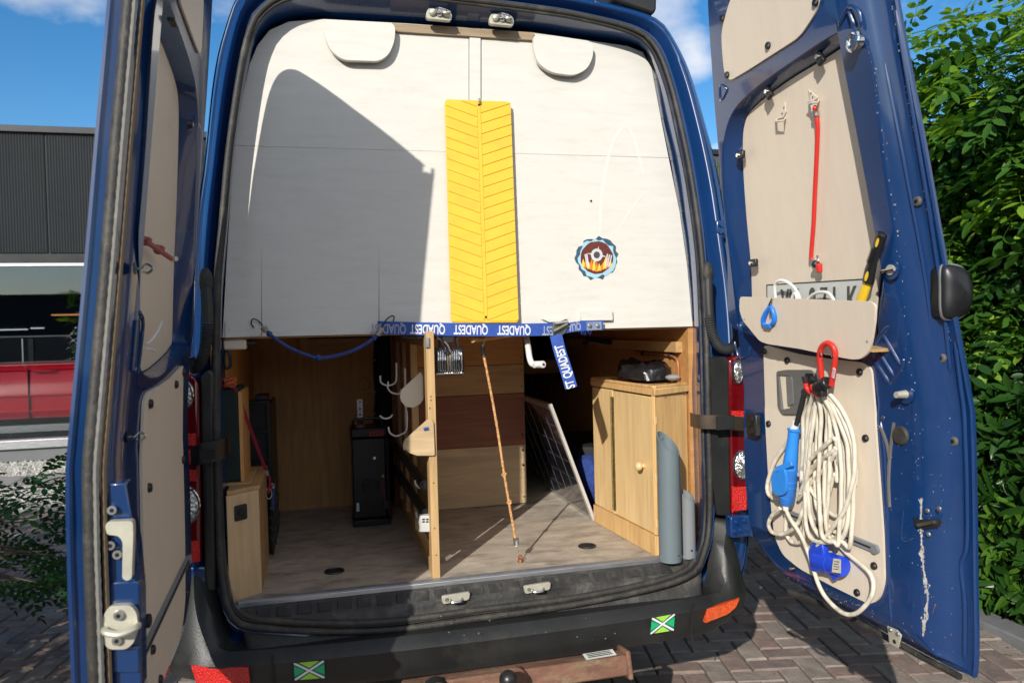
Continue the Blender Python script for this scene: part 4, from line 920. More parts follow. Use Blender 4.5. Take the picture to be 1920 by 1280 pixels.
for (a, b), (c, d) in zip(gp[:-1], gp[1:]): gq.add([RD.P(*q, .016) for q in (a, b, d, c)], [(0, 1, 2, 3)])
gq.build('sealer_strip', GREYP, rdoor)
# worn paint: chips along the edge and scattered, rust runs
ch = M(); rs_ = M()
def chip(px, py, n, r, b):
    c = RD.P(px, py, n); k = rnd.randint(4, 6); a0 = rnd.random()*6; b.fill([c+RD.n*.0006+RD.d*(r*rnd.uniform(.4, 1)*math.cos(a0+6.283*i/k))+V((0, 0, r*rnd.uniform(.6, 1.6)*math.sin(a0+6.283*i/k))) for i in range(k)])
def pn(px, py):  # height of the door skin under a sight line
    for n in (NI, .05, .035, .02, .008):
        u, z = RD.uv(px, py, n)
        for (uu, nn) in ((.80, NI), (.855, .055), (.88, .03), (.9, .012)):
            pass
        s_ = float(np.interp(u, [.80, .855, .88, .90, .925], [NI, .055, .030, .011, .007]))
        if abs(s_-n) < .012: return s_+.0008
    return .03
for i in range(700):
    t = rnd.random(); y = 935+255*t
    if rnd.random() > .35+.6*t: continue
    x = float(np.interp(y, [860, 1000, 1060, 1120, 1190], [1728, 1727, 1731, 1740, 1731]))+rnd.gauss(0, 1.5)*(1+.8*math.sin(y*.11)); chip(x, y, pn(x, y), rnd.uniform(.0008, .0046), ch)
for _ in range(70):
    y = rnd.uniform(60, 900); x = float(np.interp(y, [60, 480, 900], [1628, 1690, 1722]))+rnd.gauss(0, 5); chip(x, y, pn(x, y), rnd.uniform(.0006, .002), ch)
for _ in range(60):
    y = rnd.uniform(0, 640); x = float(np.interp(y, [0, 150, 300, 480, 640], [1675, 1700, 1727, 1757, 1786]))-rnd.uniform(1, 5); chip(x, y, .009, rnd.uniform(.001, .0028), ch)
for _ in range(110):
    x, y = rnd.uniform(1665, 1790), rnd.uniform(760, 1230); chip(x, y, pn(x, y), rnd.uniform(.0005, .0016), ch)
for _ in range(60):
    x = rnd.uniform(1450, 1640); y = 1075+(x-1480)*.40+rnd.gauss(10, 5); chip(x, y, NI+.001, rnd.uniform(.0006, .0016), ch)
ch.build('paint_chips', mat('bare_primer', (.52, .50, .47), .7, 0, .3, 60), rdoor, smooth=0, kind='stuff')
for _ in range(34):
    x = rnd.uniform(1726, 1736); y = rnd.uniform(1010, 1190); chip(x, y, pn(x, y)+.0006, rnd.uniform(.001, .002), rs_)
for t in np.linspace(0, 1, 26):
    x, y = 1762-11*t+2*math.sin(t*5), 1107+42*t; chip(x, y, pn(x, y)+.0004, .0035 if t < .2 else .002, rs_)
rs_.build('rust_runs', mat('rust_stain', (.20, .09, .04), .9, 0, .3, 60), rdoor, smooth=0, kind='stuff')
wv = M()
for a in ([(1651, 800), (1662, 830), (1668, 862)], [(1676, 792), (1671, 830), (1666, 880)], [(1668, 860), (1666, 905), (1668, 950)]): 
    wv.tube([RD.P(x, y, NI+.002) for x, y in cr(a, 4)], .004, 5)
wv.build('sealant_bead', mat('dirty_sealant', (.13, .12, .11), .6), rdoor)
# rubber seal strip under the right door edge and black dome on its free edge
sk = M().tube([RD.P(x, y, -.01) for x, y in cr([(1480, 1108), (1560, 1140), (1640, 1182), (1720, 1226), (1800, 1268)], 5)], .009, 6); sk.build('lower_seal', RUB, rdoor)
dm = M(); dp = [(1759, 500), (1757, 540), (1760, 592), (1782, 598), (1803, 588), (1812, 560), (1811, 530), (1800, 505), (1780, 497)]
dq = [PY(x, y, -.93) for x, y in cr(dp, 4, True)]; dc = PY(1788, 548, -.93)
lo = [[dc+(p-dc)*s_+V((0, -h_, 0)) for p in dq] for s_, h_ in ((1, -.02), (1, .008), (.96, .018), (.88, .024), (.6, .032), (.25, .036), (.02, .037))]
dm.loft(lo); o = dm.build('door_bumper_dome', BLK, rdoor, normals=True); M().tube([dc+(p-dc)*1.01+V((0, -.009, 0)) for p in dq], .003, 6, closed=True).build('dome_rim', STEEL, o)
# check strap bracket
c = RD.P(1418, 795, NI+.01); o = M().box(tuple(c+V((-.02, -.03, -.035))), tuple(c+V((.0, .03, .035)))).build('strap_bracket', DKMET, rdoor, bev=.004)
for dy, dz in ((-.016, .02), (-.016, -.02), (.0, .0)): M().cyl(c+V((-.02, dy, dz)), c+V((-.028, dy, dz)), .007, seg=6).build('bolt', DKMET, o)

# --- left door details: seal round the edge, latch lever and lock on the edge face
def LY(px, py, y=-.955): return PY(px, py, y)
sg_ = [LD.W((FU(z) if z > 1.12 else .958)-.014, z, .032) for z in np.linspace(.66, 2.63, 60)]
for i, p in enumerate(sg_): p.y += .0
sg_ = [V((p.x, p.y+.012*max(0, (.80-p.z)/.14), p.z)) for p in sg_]
chn = M(); fe = lambda z: (FU(z) if z > 1.12 else .958)
chn.loft([[LD.W(fe(z)-a, z, n) for a, n in ((.006, .004), (.012, .024), (.03, .030), (.09, .052), (.09, .01))] for z in np.linspace(.68, 2.62, 40)], False); chn.build('edge_channel', BLUEIN, ldoor, smooth=30)
seal = M().tube(sg_, .013, 8).build('edge_seal', RUB, ldoor, smooth=60)
cs = []; 
for i in range(len(sg_)*3):
    t = i/3; k = min(int(t), len(sg_)-2); cs.append(sg_[k].lerp(sg_[k+1], t-k)+V((.012, -.006, 0)))
M().tube(cs, [.0058 if i % 2 else .0048 for i in range(len(cs))], 6).build('seal_cord', mat('grey_cord', (.17, .165, .15), .8, 0, .2, 60), ldoor, smooth=20)
M().tube([p+V((.022, .004, 0)) for p in sg_], .005, 6).build('seal_bead', mat('ochre_sealant', (.12, .085, .045), .7), ldoor)
def lplate(poly, y, th, nm, m, par, bev=.003, r=.006):
    P = [LY(a, b, y) for a, b in poly]; xy = rounded([(p.x, p.z) for p in P], r, 4); return M().prism([V((a, y, b)) for a, b in xy], (0, th, 0)).build(nm, m, par, bev=bev, seg=3)
lev = lplate([(197, 985), (202, 978), (249, 976), (250, 1000), (247, 1084), (238, 1089), (229, 1084), (230, 1015), (222, 1004), (200, 1002)], -.985, .02, 'latch_lever', ZINC, ldoor, .005)
for px, py in ((211, 955), (208, 1021), (221, 1038)): p = LY(px, py, -.962); o = M().cyl(p, p+V((0, -.006, 0)), .008, seg=14).build('torx_bolt', STEEL, ldoor); M().cyl(p+V((0, -.006, 0)), p+V((0, -.0065, 0)), .004, seg=6).build('bolt_socket', BLK, o)
lk_ = lplate([(205, 1136), (246, 1134), (257, 1150), (258, 1180), (250, 1206), (236, 1217), (203, 1217), (191, 1200), (189, 1180), (194, 1152)], -.978, .016, 'lock_plate', ZINC, ldoor, .004, .008)
for px, py in ((223, 1152), (220, 1199)): p = LY(px, py, -.979); o = M().cyl(p, p+V((0, -.006, 0)), .0095, .008, seg=16).build('torx_bolt', STEEL, lk_); M().cyl(p+V((0, -.006, 0)), p+V((0, -.0065, 0)), .004, seg=6).build('bolt_socket', BLK, o)
a, b = LY(193, 1184, -.99), LY(256, 1176, -.99); M().tube(cr([a+V((0, .012, .0)), a+V((.006, -.004, .0)), (a+b)/2+V((0, -.010, -.004)), b+V((-.004, -.004, 0)), b+V((0, .012, 0))], 5), .0065, 8).build('lock_striker', ZINC, lk_)
# carrier boxes welded to the edge that the lock sits on
for (y0_, y1_, x0_) in ((1090, 1135, 176), (1212, 1262, 178)):
    P = [LY(x0_+18, y0_, -.962), LY(262, y0_-2, -.962), LY(263, y1_, -.962), LY(x0_+10, y1_, -.962), LY(x0_, (y0_+y1_)/2, -.962)]
    M().prism(P, (0, .05, 0)).build('lock_carrier', BLUEIN, ldoor, bev=.004)
P = [LY(198, 900, -.958), LY(240, 900, -.958), LY(262, 1040, -.958), LY(266, 1280, -.958), LY(186, 1280, -.958), LY(184, 1100, -.958)]
M().prism([LY(*q, -.957) for q in ((204, 905), (236, 905), (256, 1020), (264, 1110), (266, 1290), (190, 1290), (186, 1100))], (0, .045, 0)).build('edge_gusset', BLUEIN, ldoor, bev=.003)
k = LY(279, 1163, -.90); M().cyl(k+V((-.012, 0, 0)), k+V((.004, 0, 0)), .013, seg=16).build('rubber_knob', BLKM, ldoor, bev=.003)
for (u, z) in [(u, z) for (u, z) in [RD.uv(*p, NI+.007) for p in ((1434, 658), (1477, 675), (1613, 697), (1442, 794), (1624, 821), (1640, 1060), (1608, 1110), (1451, 1000))]]:
    c = LD.W(u, z, NI+.007); M().cyl(c, c+LD.n*.007, .011, .009, seg=14).build('trim_clip', BLK, ldoor, bev=.001)
for px, py in ((352, 234),): c = LD.P(px, py, NI); M().cyl(c, c+LD.n*.012, .012, .008, seg=12).build('retaining_clip', BLK, ldoor); M().cyl(c+LD.n*.012, c+LD.n*.014, .006, seg=12).build('clip_screw', CHROME, ldoor)
for px, py in ((262, 503), (249, 819)):
    c = LD.P(px-10, py, NI); o = M().tube(cr([c, c+LD.n*.012, c+LD.n*.022+V((0, 0, .008)), c+LD.n*.032, c+LD.n*.024+V((0, 0, -.009)), c+LD.n*.015+V((0, 0, -.006))], 5), .0022, 6).build('screw_eye', CHROME, ldoor)
    M().cyl(c, c+LD.n*.002, .012, seg=12).build('eye_cup', DKMET, o)
for a, b in (((312, 36), (322, 40)),): c = LD.P(316, 38, NI); M().box(tuple(c+V((0, -.02, -.008))), tuple(c+V((.016, .02, .0)))).build('retaining_clip', DKMET, ldoor, bev=.002)
for L_ in ([(248, 695), (256, 600)], [(258, 700), (268, 610), (262, 585)], [(250, 695), (253, 690)]):
    M().tube([LD.P(x, y, NI+.001) for x, y in cr(L_, 5)], .004, 6).build('pressed_rib', BLUEIN, ldoor)

# ================================================================== WHITE PANEL ACROSS THE UPPER OPENING
PO = .055
wp = thing('bulkhead_panel', 'white painted plywood panel filling the upper half of the van opening', 'panel', (0, .15, 1.47))
def wpoly(pts, off=PO, th=.012, name='panel_board', m=WHITE, par=None, bev=.0012, r=None):
    P = [RS(x, y, off) for x, y in (rounded(pts, r, 5) if r else pts)]
    return M().prism(P, (0, th, 0)).build(name, m, par or wp, bev=bev, smooth=30)
def seam(x): return 273+(x-440)*.0285
def bot(x): return 633-(x-420)*.0241
wpoly([(438, seam(438)-.1), (452, 190), (468, 120), (482, 86), (505, 57), (541, 41), (610, 36), (760, 44), (879, 52.5), (879, seam(879)-.1)])
wpoly([(903, 54), (1000, 61), (1110, 77), (1175, 86), (1205, 98), (1222, 128), (1239, 220), (1254, seam(1254)-.1), (903, seam(903)-.1)])
wpoly([(880.5, 53), (901.5, 54), (901.5, seam(901)-.6), (880.5, seam(880)-.6)], PO-.006, .016, 'centre_batten')
wpoly([(438, seam(438)+.1), (1254, seam(1254)+.1), (1275, 400), (1289, 500), (1299, bot(1299)), (711, bot(711)), (710.4, 450), (710.1, bot(710)), (490.7, bot(491)), (490.3, 450), (489.9, bot(489)), (417, bot(417)), (424, 500)], name='panel_board')
wpoly([(735, 43), (1002, 61), (1001, 76), (735, 59)], PO-.012, .012, 'header_batten', mat('raw_edge_board', (.30, .22, .14), .7, 0, .2, 8, (1, 9, 9)))
wpoly([(607, 37), (742, 43), (740, 78), (729, 103), (711, 115), (644, 113), (622, 98), (609, 72)], PO-.034, .020, 'rounded_flap', WHITE, bev=.003, r=16)
wpoly([(1000, 62), (1113, 78), (1112, 108), (1101, 130), (1077, 142), (1036, 137), (1011, 122), (1001, 95)], PO-.034, .020, 'rounded_flap', WHITE, bev=.003, r=16)
wpoly([(1090, 583), (1148, 580), (1149, 600), (1090, 601)], PO-.018, .018, 'small_block', r=2)
wpoly([(1016, 598), (1064, 597), (1050, 603), (1030, 604)], PO-.012, .012, 'small_block')
bk = wpoly([(422, 603), (489, 603), (489, 630), (422, 633)], PO-.006, .006, 'corner_plate')
for x, y in ((431, 618), (466, 615), (478, 611)): c = RS(x, y, PO-.007); M().cyl(c, c+V((0, -.0015, 0)), .004, seg=10).build('screw', WHITE, bk)
for x, y in ((1108, 377),): c = RS(x, y, PO); M().cyl(c, c+V((0, -.003, 0)), .004, seg=8).build('screw', BLKM, wp)
wpoly([(422, 628), (1300, 606), (1300, 615), (422, 636)], PO+.013, .02, 'lower_edge_batten', PINEX)
# painted-out scrawl on the right half: slightly glossier paint strokes
STR = mat('glossy_paint_stroke', (.65, .635, .585), .4, 0, .02, 5)
for L_, w_ in (([(1125, 440), (1127, 380), (1135, 320), (1150, 265), (1172, 230)], .012), ([(1176, 232), (1190, 262), (1200, 300), (1206, 330)], .008), ([(1222, 350), (1200, 370), (1178, 400), (1160, 430)], .008)):
    c = cr(L_, 5); b = M(); lo = [[RS(x, y, PO-.0006)+V((-w_/2*(min(1, i/3, (len(c)-1-i)/3)+.05), 0, 0)), RS(x, y, PO-.0006)+V((w_/2*(min(1, i/3, (len(c)-1-i)/3)+.05), 0, 0))] for i, (x, y) in enumerate(c)]
    b.loft(lo, False); b.build('paint_stroke', STR, wp, smooth=0)

# round sticker: a plain torn-ring badge with flames (generic design)
sk_c = RS(1119, 484, PO-.0012); BL_ = .0425/24
sticker = thing('round_sticker', 'round blue and orange flame sticker on the white panel', 'sticker', tuple(sk_c))
def SP(x, y, k): # x,y in photo pixels from the centre
    p = RS(1119+x, 484+y, PO-.0012-.0002*k); return p
def jag(r0, r1, n, seed, k, sx=1, sy=1, oy=0):
    r = random.Random(seed); return [SP(sx*math.cos(a)*q, sy*math.sin(a)*q+oy, k) for a, q in [(2*math.pi*i/n, r.uniform(r0, r1)) for i in range(n)]]
NV = mat('sticker_navy', (.03, .075, .12), .4); LB = mat('sticker_pale_blue', (.32, .52, .62), .4); MRN = mat('sticker_maroon', (.11, .02, .012), .4); ORA = mat('sticker_orange', (.75, .20, .02), .4); YLW = mat('sticker_yellow', (.85, .55, .05), .4); GRW = mat('sticker_grey', (.55, .54, .54), .4); DG = mat('sticker_dark_grey', (.06, .055, .06), .4)
M().fill(jag(35, 43, 34, 3, 0)).build('torn_edge', NV, sticker, smooth=0)
M().fill(jag(32, 39, 30, 5, 1)).build('ring', LB, sticker, smooth=0)
M().fill(jag(29.5, 31.5, 26, 6, 2, oy=-1)).build('dark_field', MRN, sticker, smooth=0)
rr = random.Random(4)
for i in range(11):
    x = -25+i*5; b_ = 25-abs(x)*.35; h_ = rr.uniform(12, 26)
    M().fill([SP(x-3.5, b_, 3+i*.1), SP(x+3.5, b_, 3+i*.1), SP(x+2, b_-h_*.5, 3+i*.1), SP(x+rr.uniform(-1, 3), b_-h_, 3+i*.1), SP(x-2.5, b_-h_*.45, 3+i*.1)]).build('flame', ORA if i % 2 else YLW, sticker, smooth=0)
for a in range(8):
    t = a*math.pi/4+.2; M().fill([SP(0+3.5*math.cos(t+1.3), -6+3.5*math.sin(t+1.3), 5), SP(19*math.cos(t), -6+17*math.sin(t), 5), SP(3.5*math.cos(t-1.3), -6+3.5*math.sin(t-1.3), 5)]).build('star_ray', DG if a % 2 else GRW, sticker, smooth=0)
M().fill([SP(11*math.cos(t), -6+12*math.sin(t), 6) for t in np.linspace(0, 6.283, 20, False)]).build('disc', GRW, sticker, smooth=0)
M().fill([SP(6*math.cos(t), -6+6.5*math.sin(t), 7) for t in np.linspace(0, 6.283, 16, False)]).build('inner_disc', DG, sticker, smooth=0)
for x in (-19, -22, 20, 24, 28): M().fill([SP(x-1.2, -14+abs(x)*.3, 6), SP(x+1.2, -14+abs(x)*.3, 6), SP(x*.8+1.2, 16, 6), SP(x*.8-1.2, 16, 6)]).build('pale_bar', GRW, sticker, smooth=0)

# yellow traction board with chevron ribs
yb = thing('traction_board', 'yellow plastic board with chevron grooves hanging on the white panel', 'traction board', tuple(RS(905, 605, .03)))
YT = [RS(x, y, .028) for x, y in ((834, 186), (957.5, 191), (973, 605), (846, 605.5))]
def YU(u, v, d=0): return YT[0].lerp(YT[1], u).lerp(YT[3].lerp(YT[2], u), v)+V((0, -d, 0))
ol = rounded([(0, 0), (1, 0), (1, 1), (0, 1)], .05, 4)
ol = [(a, b) for a, b in rounded([(0, 0), (1, 0), (1, 3.35), (0, 3.35)], .07, 4)]
M().prism([YU(a, b/3.35) for a, b in ol], (0, .009, 0)).build('base_plate', YEL, yb, bev=.001, smooth=20)
def yclip(poly, v0, v1):
    for z, low in ((v1, True), (v0, False)): poly = clip(poly, z, low)
    return poly
for k in range(-1, 21):
    for side in (0, 1):
        sp_ = .0489; g_ = .0042
        if side == 0: P = [(.006, -.016+sp_*k+g_), (.478, .033+sp_*k+g_), (.478, .033+sp_*(k+1)-g_), (.006, -.016+sp_*(k+1)-g_)]
        else: P = [(.994, .0126+sp_*(k-1)+g_), (.994, .0126+sp_*k-g_), (.535, .062+sp_*k-g_), (.535, .062+sp_*(k-1)+g_)]
        P = yclip(P, .006, .993)
        if len(P) < 3: continue
        area = abs(sum(P[i-1][0]*P[i][1]-P[i][0]*P[i-1][1] for i in range(len(P))))/2
        if area < .0012: continue
        M().prism([YU(u, v, .0028) for u, v in P], (0, .0028, 0)).build('tread_rib', YEL, yb, smooth=0)
M().prism([YU(u, v, .0028) for u, v in ((.482, .03), (.531, .03), (.531, .97), (.482, .97))], (0, .0028, 0)).build('centre_ridge', YEL, yb, smooth=0)
for v in (.022, .975): c = YU(.508, v, .0015); M().cyl(c+V((0, .001, 0)), c+V((0, -.0018, 0)), .009, .008, seg=18).build('hole_boss', YEL, yb); M().cyl(c, c+V((0, -.0022, 0)), .0042, seg=12).build('hole', BLKM, yb)
c = YU(.505, .012, .006); M().tube(cr([c+V((0, .02, .012)), c+V((0, -.004, .012)), c+V((.001, -.008, 0)), c+V((0, -.004, -.004))], 4), .003, 6).build('hanging_hook', CHROME, yb)

# ================================================================== BLUE LETTERED STRAP
stp = thing('webbing_strap', 'blue webbing strap lettered QUADEST along the lower edge of the white panel', 'strap', tuple(RS(900, 615, .03)))
def band(pts, w_, name, m, par, th=.0015):
    b = M(); lo = []
    for i, (p, wd) in enumerate(pts): p = V(p); wd = V(wd).normalized()*w_/2; nn = V((0, -th, 0)); lo.append([p-wd+nn, p+wd+nn, p+wd, p-wd])
    b.loft(lo); b.f += [[0, 1, 2, 3][::-1], [len(b.v)-4+i for i in (0, 1, 2, 3)]]; return b.build(name, m, par, smooth=20)
SO = .034
bp2 = [RS(x, y, SO) for x, y in cr([(708, 614), (780, 616), (860, 617.5), (950, 618.5), (1040, 617)], 4)]
band([(p, (0, 0, 1)) for p in bp2], .043, 'strap_band', STRAP, stp)
bp3 = [RS(x, y, SO-.004) for x, y in cr([(1052, 617), (1080, 612), (1108, 610), (1131, 609)], 4)]
band([(p, (0, 0, 1)) for p in bp3], .034, 'strap_band', STRAP, stp)
bf = M().prism([V((RS(1109, 610, SO).x-.02, -.0, RS(1109, 611, SO).z-.015)), V((RS(1109, 610, SO).x+.035, 0, RS(1109, 611, SO).z-.013)), V((RS(1109, 610, SO).x+.035, 0, RS(1109, 611, SO).z+.015)), V((RS(1109, 610, SO).x-.02, 0, RS(1109, 611, SO).z+.014))], (0, .001, 0))
ya = RS(1109, 611, SO-.006).y; bf.v = [V((v.x, v.y+ya, v.z)) for v in bf.v]; bf.build('end_plate', mat('clear_film', (.22, .26, .36), .3), stp)
for x in (1106, 1121): c = RS(x, 610.5, SO-.010); M().cyl(c, c+V((0, -.003, 0)), .007, .006, seg=14).build('rivet', STEEL, stp, bev=.001)
PRG = mat('grey_print', (.30, .33, .40), .6, 0, .2, 60)
for i, x in enumerate((728, 802, 883, 964, 1027)):
    body_ = 'QUADEST' if i != 4 else 'EST'
    a, b = RS(x-10, 615+(x-700)*.012, SO-.002), RS(x+10, 615.3+(x-700)*.012, SO-.002); c = (a+b)/2
    text(body_, .043, PRINTW if i in (1, 2, 3) else PRG, frame(c+V((0, -.0006, .0)), (a-b), (0, 0, -1)), stp, sx=.60, bold=.0010)
c = RS(1077, 612.5, SO-.0065); text('QUA', .036, PRG, frame(c, (-1, 0, -.12), (0, 0, -1)), stp, sx=.60, bold=.0010)
# buckle and hanging tail
tl = [PY(x, y, yy) for (x, y), yy in zip(cr([(1042, 628), (1050, 660), (1060, 690), (1071, 727)], 4), np.linspace(.04, .0, 13))]
band([(p, (1, 0, .22)) for p in tl], .043, 'strap_tail', STRAP, stp)
dn = (tl[-1]-tl[2]).normalized()
for body_, t, in (('QUADEST', .50), ('ST', .93)):
    c = tl[0].lerp(tl[-1], t)+V((.0, -.004, 0)); text(body_, .043, PRINTW, frame(c, -dn, (-1, 0, 0)), stp, sx=.60, bold=.0010)
bc = RS(1052, 614, SO-.012)
bk = M().prism(rounded([bc+V((-.032, 0, -.01)), bc+V((-.02, 0, -.026)), bc+V((.01, 0, -.024)), bc+V((.026, 0, .0)), bc+V((.026, 0, .018)), bc+V((-.026, 0, .02))], .006, 3), (0, .010, 0)).build('cam_buckle', mat('tarnished_buckle', (.20, .20, .16), .4, .7, .3, 30), stp, bev=.003)
M().tube([bc+V((-.03, -.008, -.012)), bc+V((.02, -.01, .012))], .006, 8).build('buckle_lever', MATS['tarnished_buckle'], bk); M().tube([bc+V((-.024, -.006, .014)), bc+V((.024, -.006, .02))], .005, 8).build('buckle_bar', STEEL, bk)
fz = M()
for _ in range(16):
    p = RS(rnd.uniform(1085, 1112), 620, SO-.004); fz.tube([p, p+V((rnd.uniform(-.006, .006), -.002, -rnd.uniform(.006, .016)))], .0005, 3, False)
fz.build('frayed_threads', STRAP, stp, kind='stuff')

# ================================================================== ROPES AND HOOKS
def rope(pts, r, name, m, par, seg=8, twist=True):
    c = [V(p) for p in cr(pts, 10)]; return M().tube(c, [r*(1+.10*math.sin(i*2.1)) for i in range(len(c))] if twist else r, seg).build(name, m, par, smooth=40)
def knot(c, r, name, m, par):
    c = V(c); p = [c+V((r*1.25*math.cos(t)+r*.35*math.sin(3*t), r*.9*math.sin(2*t), r*1.25*math.sin(t))) for t in np.linspace(0, 6.283, 32, False)]
    return M().tube(p, r*.9, 7, closed=True).build(name, m, par, smooth=50)
def spring(p0, p1, r, n, name, par, m=STEEL):
    p0, p1 = V(p0), V(p1); d = (p1-p0); a = d.orthogonal().normalized(); b = d.normalized().cross(a)
    return M().tube([p0+d*t+(a*math.cos(6.283*n*t)+b*math.sin(6.283*n*t))*r for t in np.linspace(0, 1, n*10)], r*.22, 5).build(name, m, par)
ob = thing('orange_bungee_cord', 'orange flecked bungee cord stretched from the bed platform to a copper floor eye', 'bungee cord', (.15, .12, FZ))
k2 = lambda x, y: PY(x, y, .12)
rope([k2(907, 666), k2(918, 722), k2(932, 800), k2(945, 886), k2(954, 940), k2(966, 1008)], .0045, 'cord', ORP, ob, 8)
knot(k2(945, 889), .0042, 'knot', ORP, ob); knot(k2(955, 941), .0042, 'knot', ORP, ob)
spring(k2(905, 648), k2(907, 668), .008, 6, 'end_spring', ob, DKMET); spring(k2(967, 1008), k2(969, 1022), .009, 5, 'end_spring', ob)
M().tube(cr([k2(968, 1020), k2(972, 1032), k2(976, 1044), k2(979, 1049), k2(974, 1045)], 4), .0018, 5).build('wire_hook', STEEL, ob); M().tube(cr([k2(905, 650), k2(908, 640), k2(912, 632), k2(910, 620)], 4), .0018, 5).build('wire_hook', STEEL, ob)
p = PZ(976, 1053, FZ); M().cyl(p, p+V((0, 0, .012)), .010, .008, seg=12).build('floor_eye', mat('copper', (.45, .17, .09), .4, .8), ob, bev=.002)
M().tube([p+V((.007*math.cos(a), 0, .016+.007*math.sin(a))) for a in np.linspace(0, 6.283, 14, False)], .0022, 6, closed=True).build('eye_ring', MATS['copper'], ob)

bb = thing('blue_bungee_cord', 'blue bungee cord with wire hooks sagging below the shaded left half of the white panel', 'bungee cord', tuple(RS(595, 650, .02)))
q_ = lambda x, y: PY(x, y, .045)
rope([q_(497, 617), q_(515, 634), q_(545, 653), q_(580, 667), q_(597, 671), q_(625, 668), q_(660, 658), q_(690, 642), q_(708, 628)], .0055, 'cord', BLR, bb); knot(q_(597, 671), .0048, 'knot', BLR, bb); knot(q_(505, 626), .004, 'knot', BLR, bb); knot(q_(701, 634), .004, 'knot', BLR, bb)
spring(q_(492, 611), q_(500, 621), .009, 5, 'end_spring', bb); spring(q_(716, 614), q_(708, 628), .009, 5, 'end_spring', bb)
w0 = lambda x, y, d=0: RS(x, y, PO-.012-d)
M().tube(cr([w0(476, 614), w0(471, 606), w0(474, 598), w0(484, 601), w0(495, 613)], 5), .0022, 6).build('wire_hook', DKMET, bb)
M().tube(cr([w0(712, 618, .02), w0(722, 602, .02), w0(732, 593, .02), w0(739, 594, .01), w0(736, 605, .01), w0(731, 606)], 5), .0024, 6).build('wire_hook', DKMET, bb)
# work lamp
wl = thing('work_lamp', 'small square work lamp with chrome ribs hanging under the white panel', 'lamp', tuple(PY(841, 650, .07)))
Y_ = .07; A = PY(814, 652, Y_); B = PY(871, 702, Y_)
bx = M(); bx.prism([V((x, Y_, z)) for x, z in rounded([(A.x, A.z), (B.x-.002, A.z-.002), (B.x, B.z), (A.x+.003, B.z)], .010, 4)], (0, .05, 0)); body = bx.build('housing', BLK, wl, bev=.004)
for i in range(11):
    x = A.x+.011+(B.x-A.x-.022)*i/10; M().tube([V((x+.002*math.sin(i), Y_-.001, A.z-.010)), V((x+.0005, Y_-.008, A.z-.016)), V((x, Y_-.009, (A.z+B.z)/2)), V((x+.001, Y_-.008, B.z+.016)), V((x, Y_-.001, B.z+.012))], [.0022, .003, .0032, .003, .0022], 6)  .build('lens_rib', CHROME, wl, smooth=50)
M().tube([V((A.x+.004, Y_-.004, B.z+.006)), V((B.x-.004, Y_-.004, B.z+.006))], .004, 6).build('lower_rim', CHROME, wl)
M().beam(V((A.x+.02, Y_+.02, A.z+.0)), V((A.x+.026, Y_+.02, A.z+.045)), .006, .02, (0, 1, 0)).build('bracket', DKMET, wl); M().beam(V((B.x-.018, Y_+.02, A.z+.0)), V((B.x-.022, Y_+.02, A.z+.04)), .006, .02, (0, 1, 0)).build('bracket', DKMET, wl)
M().box((A.x+.03, Y_+.005, A.z+.012), (B.x-.03, Y_+.03, A.z+.055)).build('mount_block', BLKM, wl, bev=.004)
M().tube(cr([PY(752, 630, .09), PY(775, 634, .09), PY(800, 630, .08), PY(822, 634, .06), PY(833, 648, .055), PY(845, 664, .052)], 6), .0038, 7).build('cable', BLK, wl)
M().tube(cr([PY(833, 640, .05), PY(840, 648, .05), PY(846, 664, .055)], 4), .0028, 6).build('clear_tube', ALU, wl)
# crank
ck = thing('crank_handle', 'white crank handle sticking down below the strap', 'crank', tuple(PY(990, 625, .1)))
M().tube(cr([PY(985, 622, .2), PY(990, 650, .12), PY(993, 670, .09), PY(997, 681, .07), PY(1003, 684, .055)], 5), [.0105]*20+[.011], 10).build('crank_arm', mat('white_enamel', (.70, .69, .66), .35), ck)
M().cyl(PY(1000, 683, .085), PY(1019, 683, .035), .0115, .0125, seg=18).build('crank_grip', MATS['white_enamel'], ck, bev=.002); M().cyl(PY(1019, 683, .035), PY(1019.4, 683, .033), .004, seg=10).build('grip_hole', BLK, ck)
st_ = thing('wooden_stick', 'dark wooden peg under the panel beside the orange cord hook', 'peg', tuple(PY(905, 635, .16))); M().tube([PY(886, 637, .10), PY(925, 632, .22), PY(960, 627, .3)], [.010, .0095, .009], 8).build('peg', PLYD, st_)

# ================================================================== INTERIOR JOINERY
pt = thing('partition_frame', 'pine stud partition dividing the load space, with plywood gussets', 'partition', (-.15, .5, FZ))
PXL, PXR = -.166, -.140
def stud(y0, y1, z0=FZ, z1=1.49, x0=PXL, x1=PXR, m=PINE, nm='stud'): return M().box((x0, y0, z0), (x1, y1, z1)).build(nm, m, pt, bev=.0015)
f = stud(.035, .095); stud(.50, .56); stud(.80, .85); stud(1.06, 1.12)
M().box((PXL+.001, .096, FZ), (PXR-.001, 1.06, FZ+.045)).build('base_rail', PINEY, pt, bev=.001)
M().box((PXL+.002, .097, 1.44), (PXR-.002, 1.06, 1.489)).build('top_rail', PINEY, pt)
M().box((PXR-.012, .14, FZ+.08), (PXR-.004, .50, FZ+.40)).build('plywood_infill', PLYT, pt)
M().box((PXR-.010, .56, FZ+.05), (PXR-.004, 1.06, 1.44)).build('plywood_infill', PLYO, pt)
for x, y in ((783, 877), (784, 919)): c = PX(x, y, PXR-.013); M().cyl(c, c+V((-.0015, 0, 0)), .007, seg=12).build('hole', BLKM, pt)
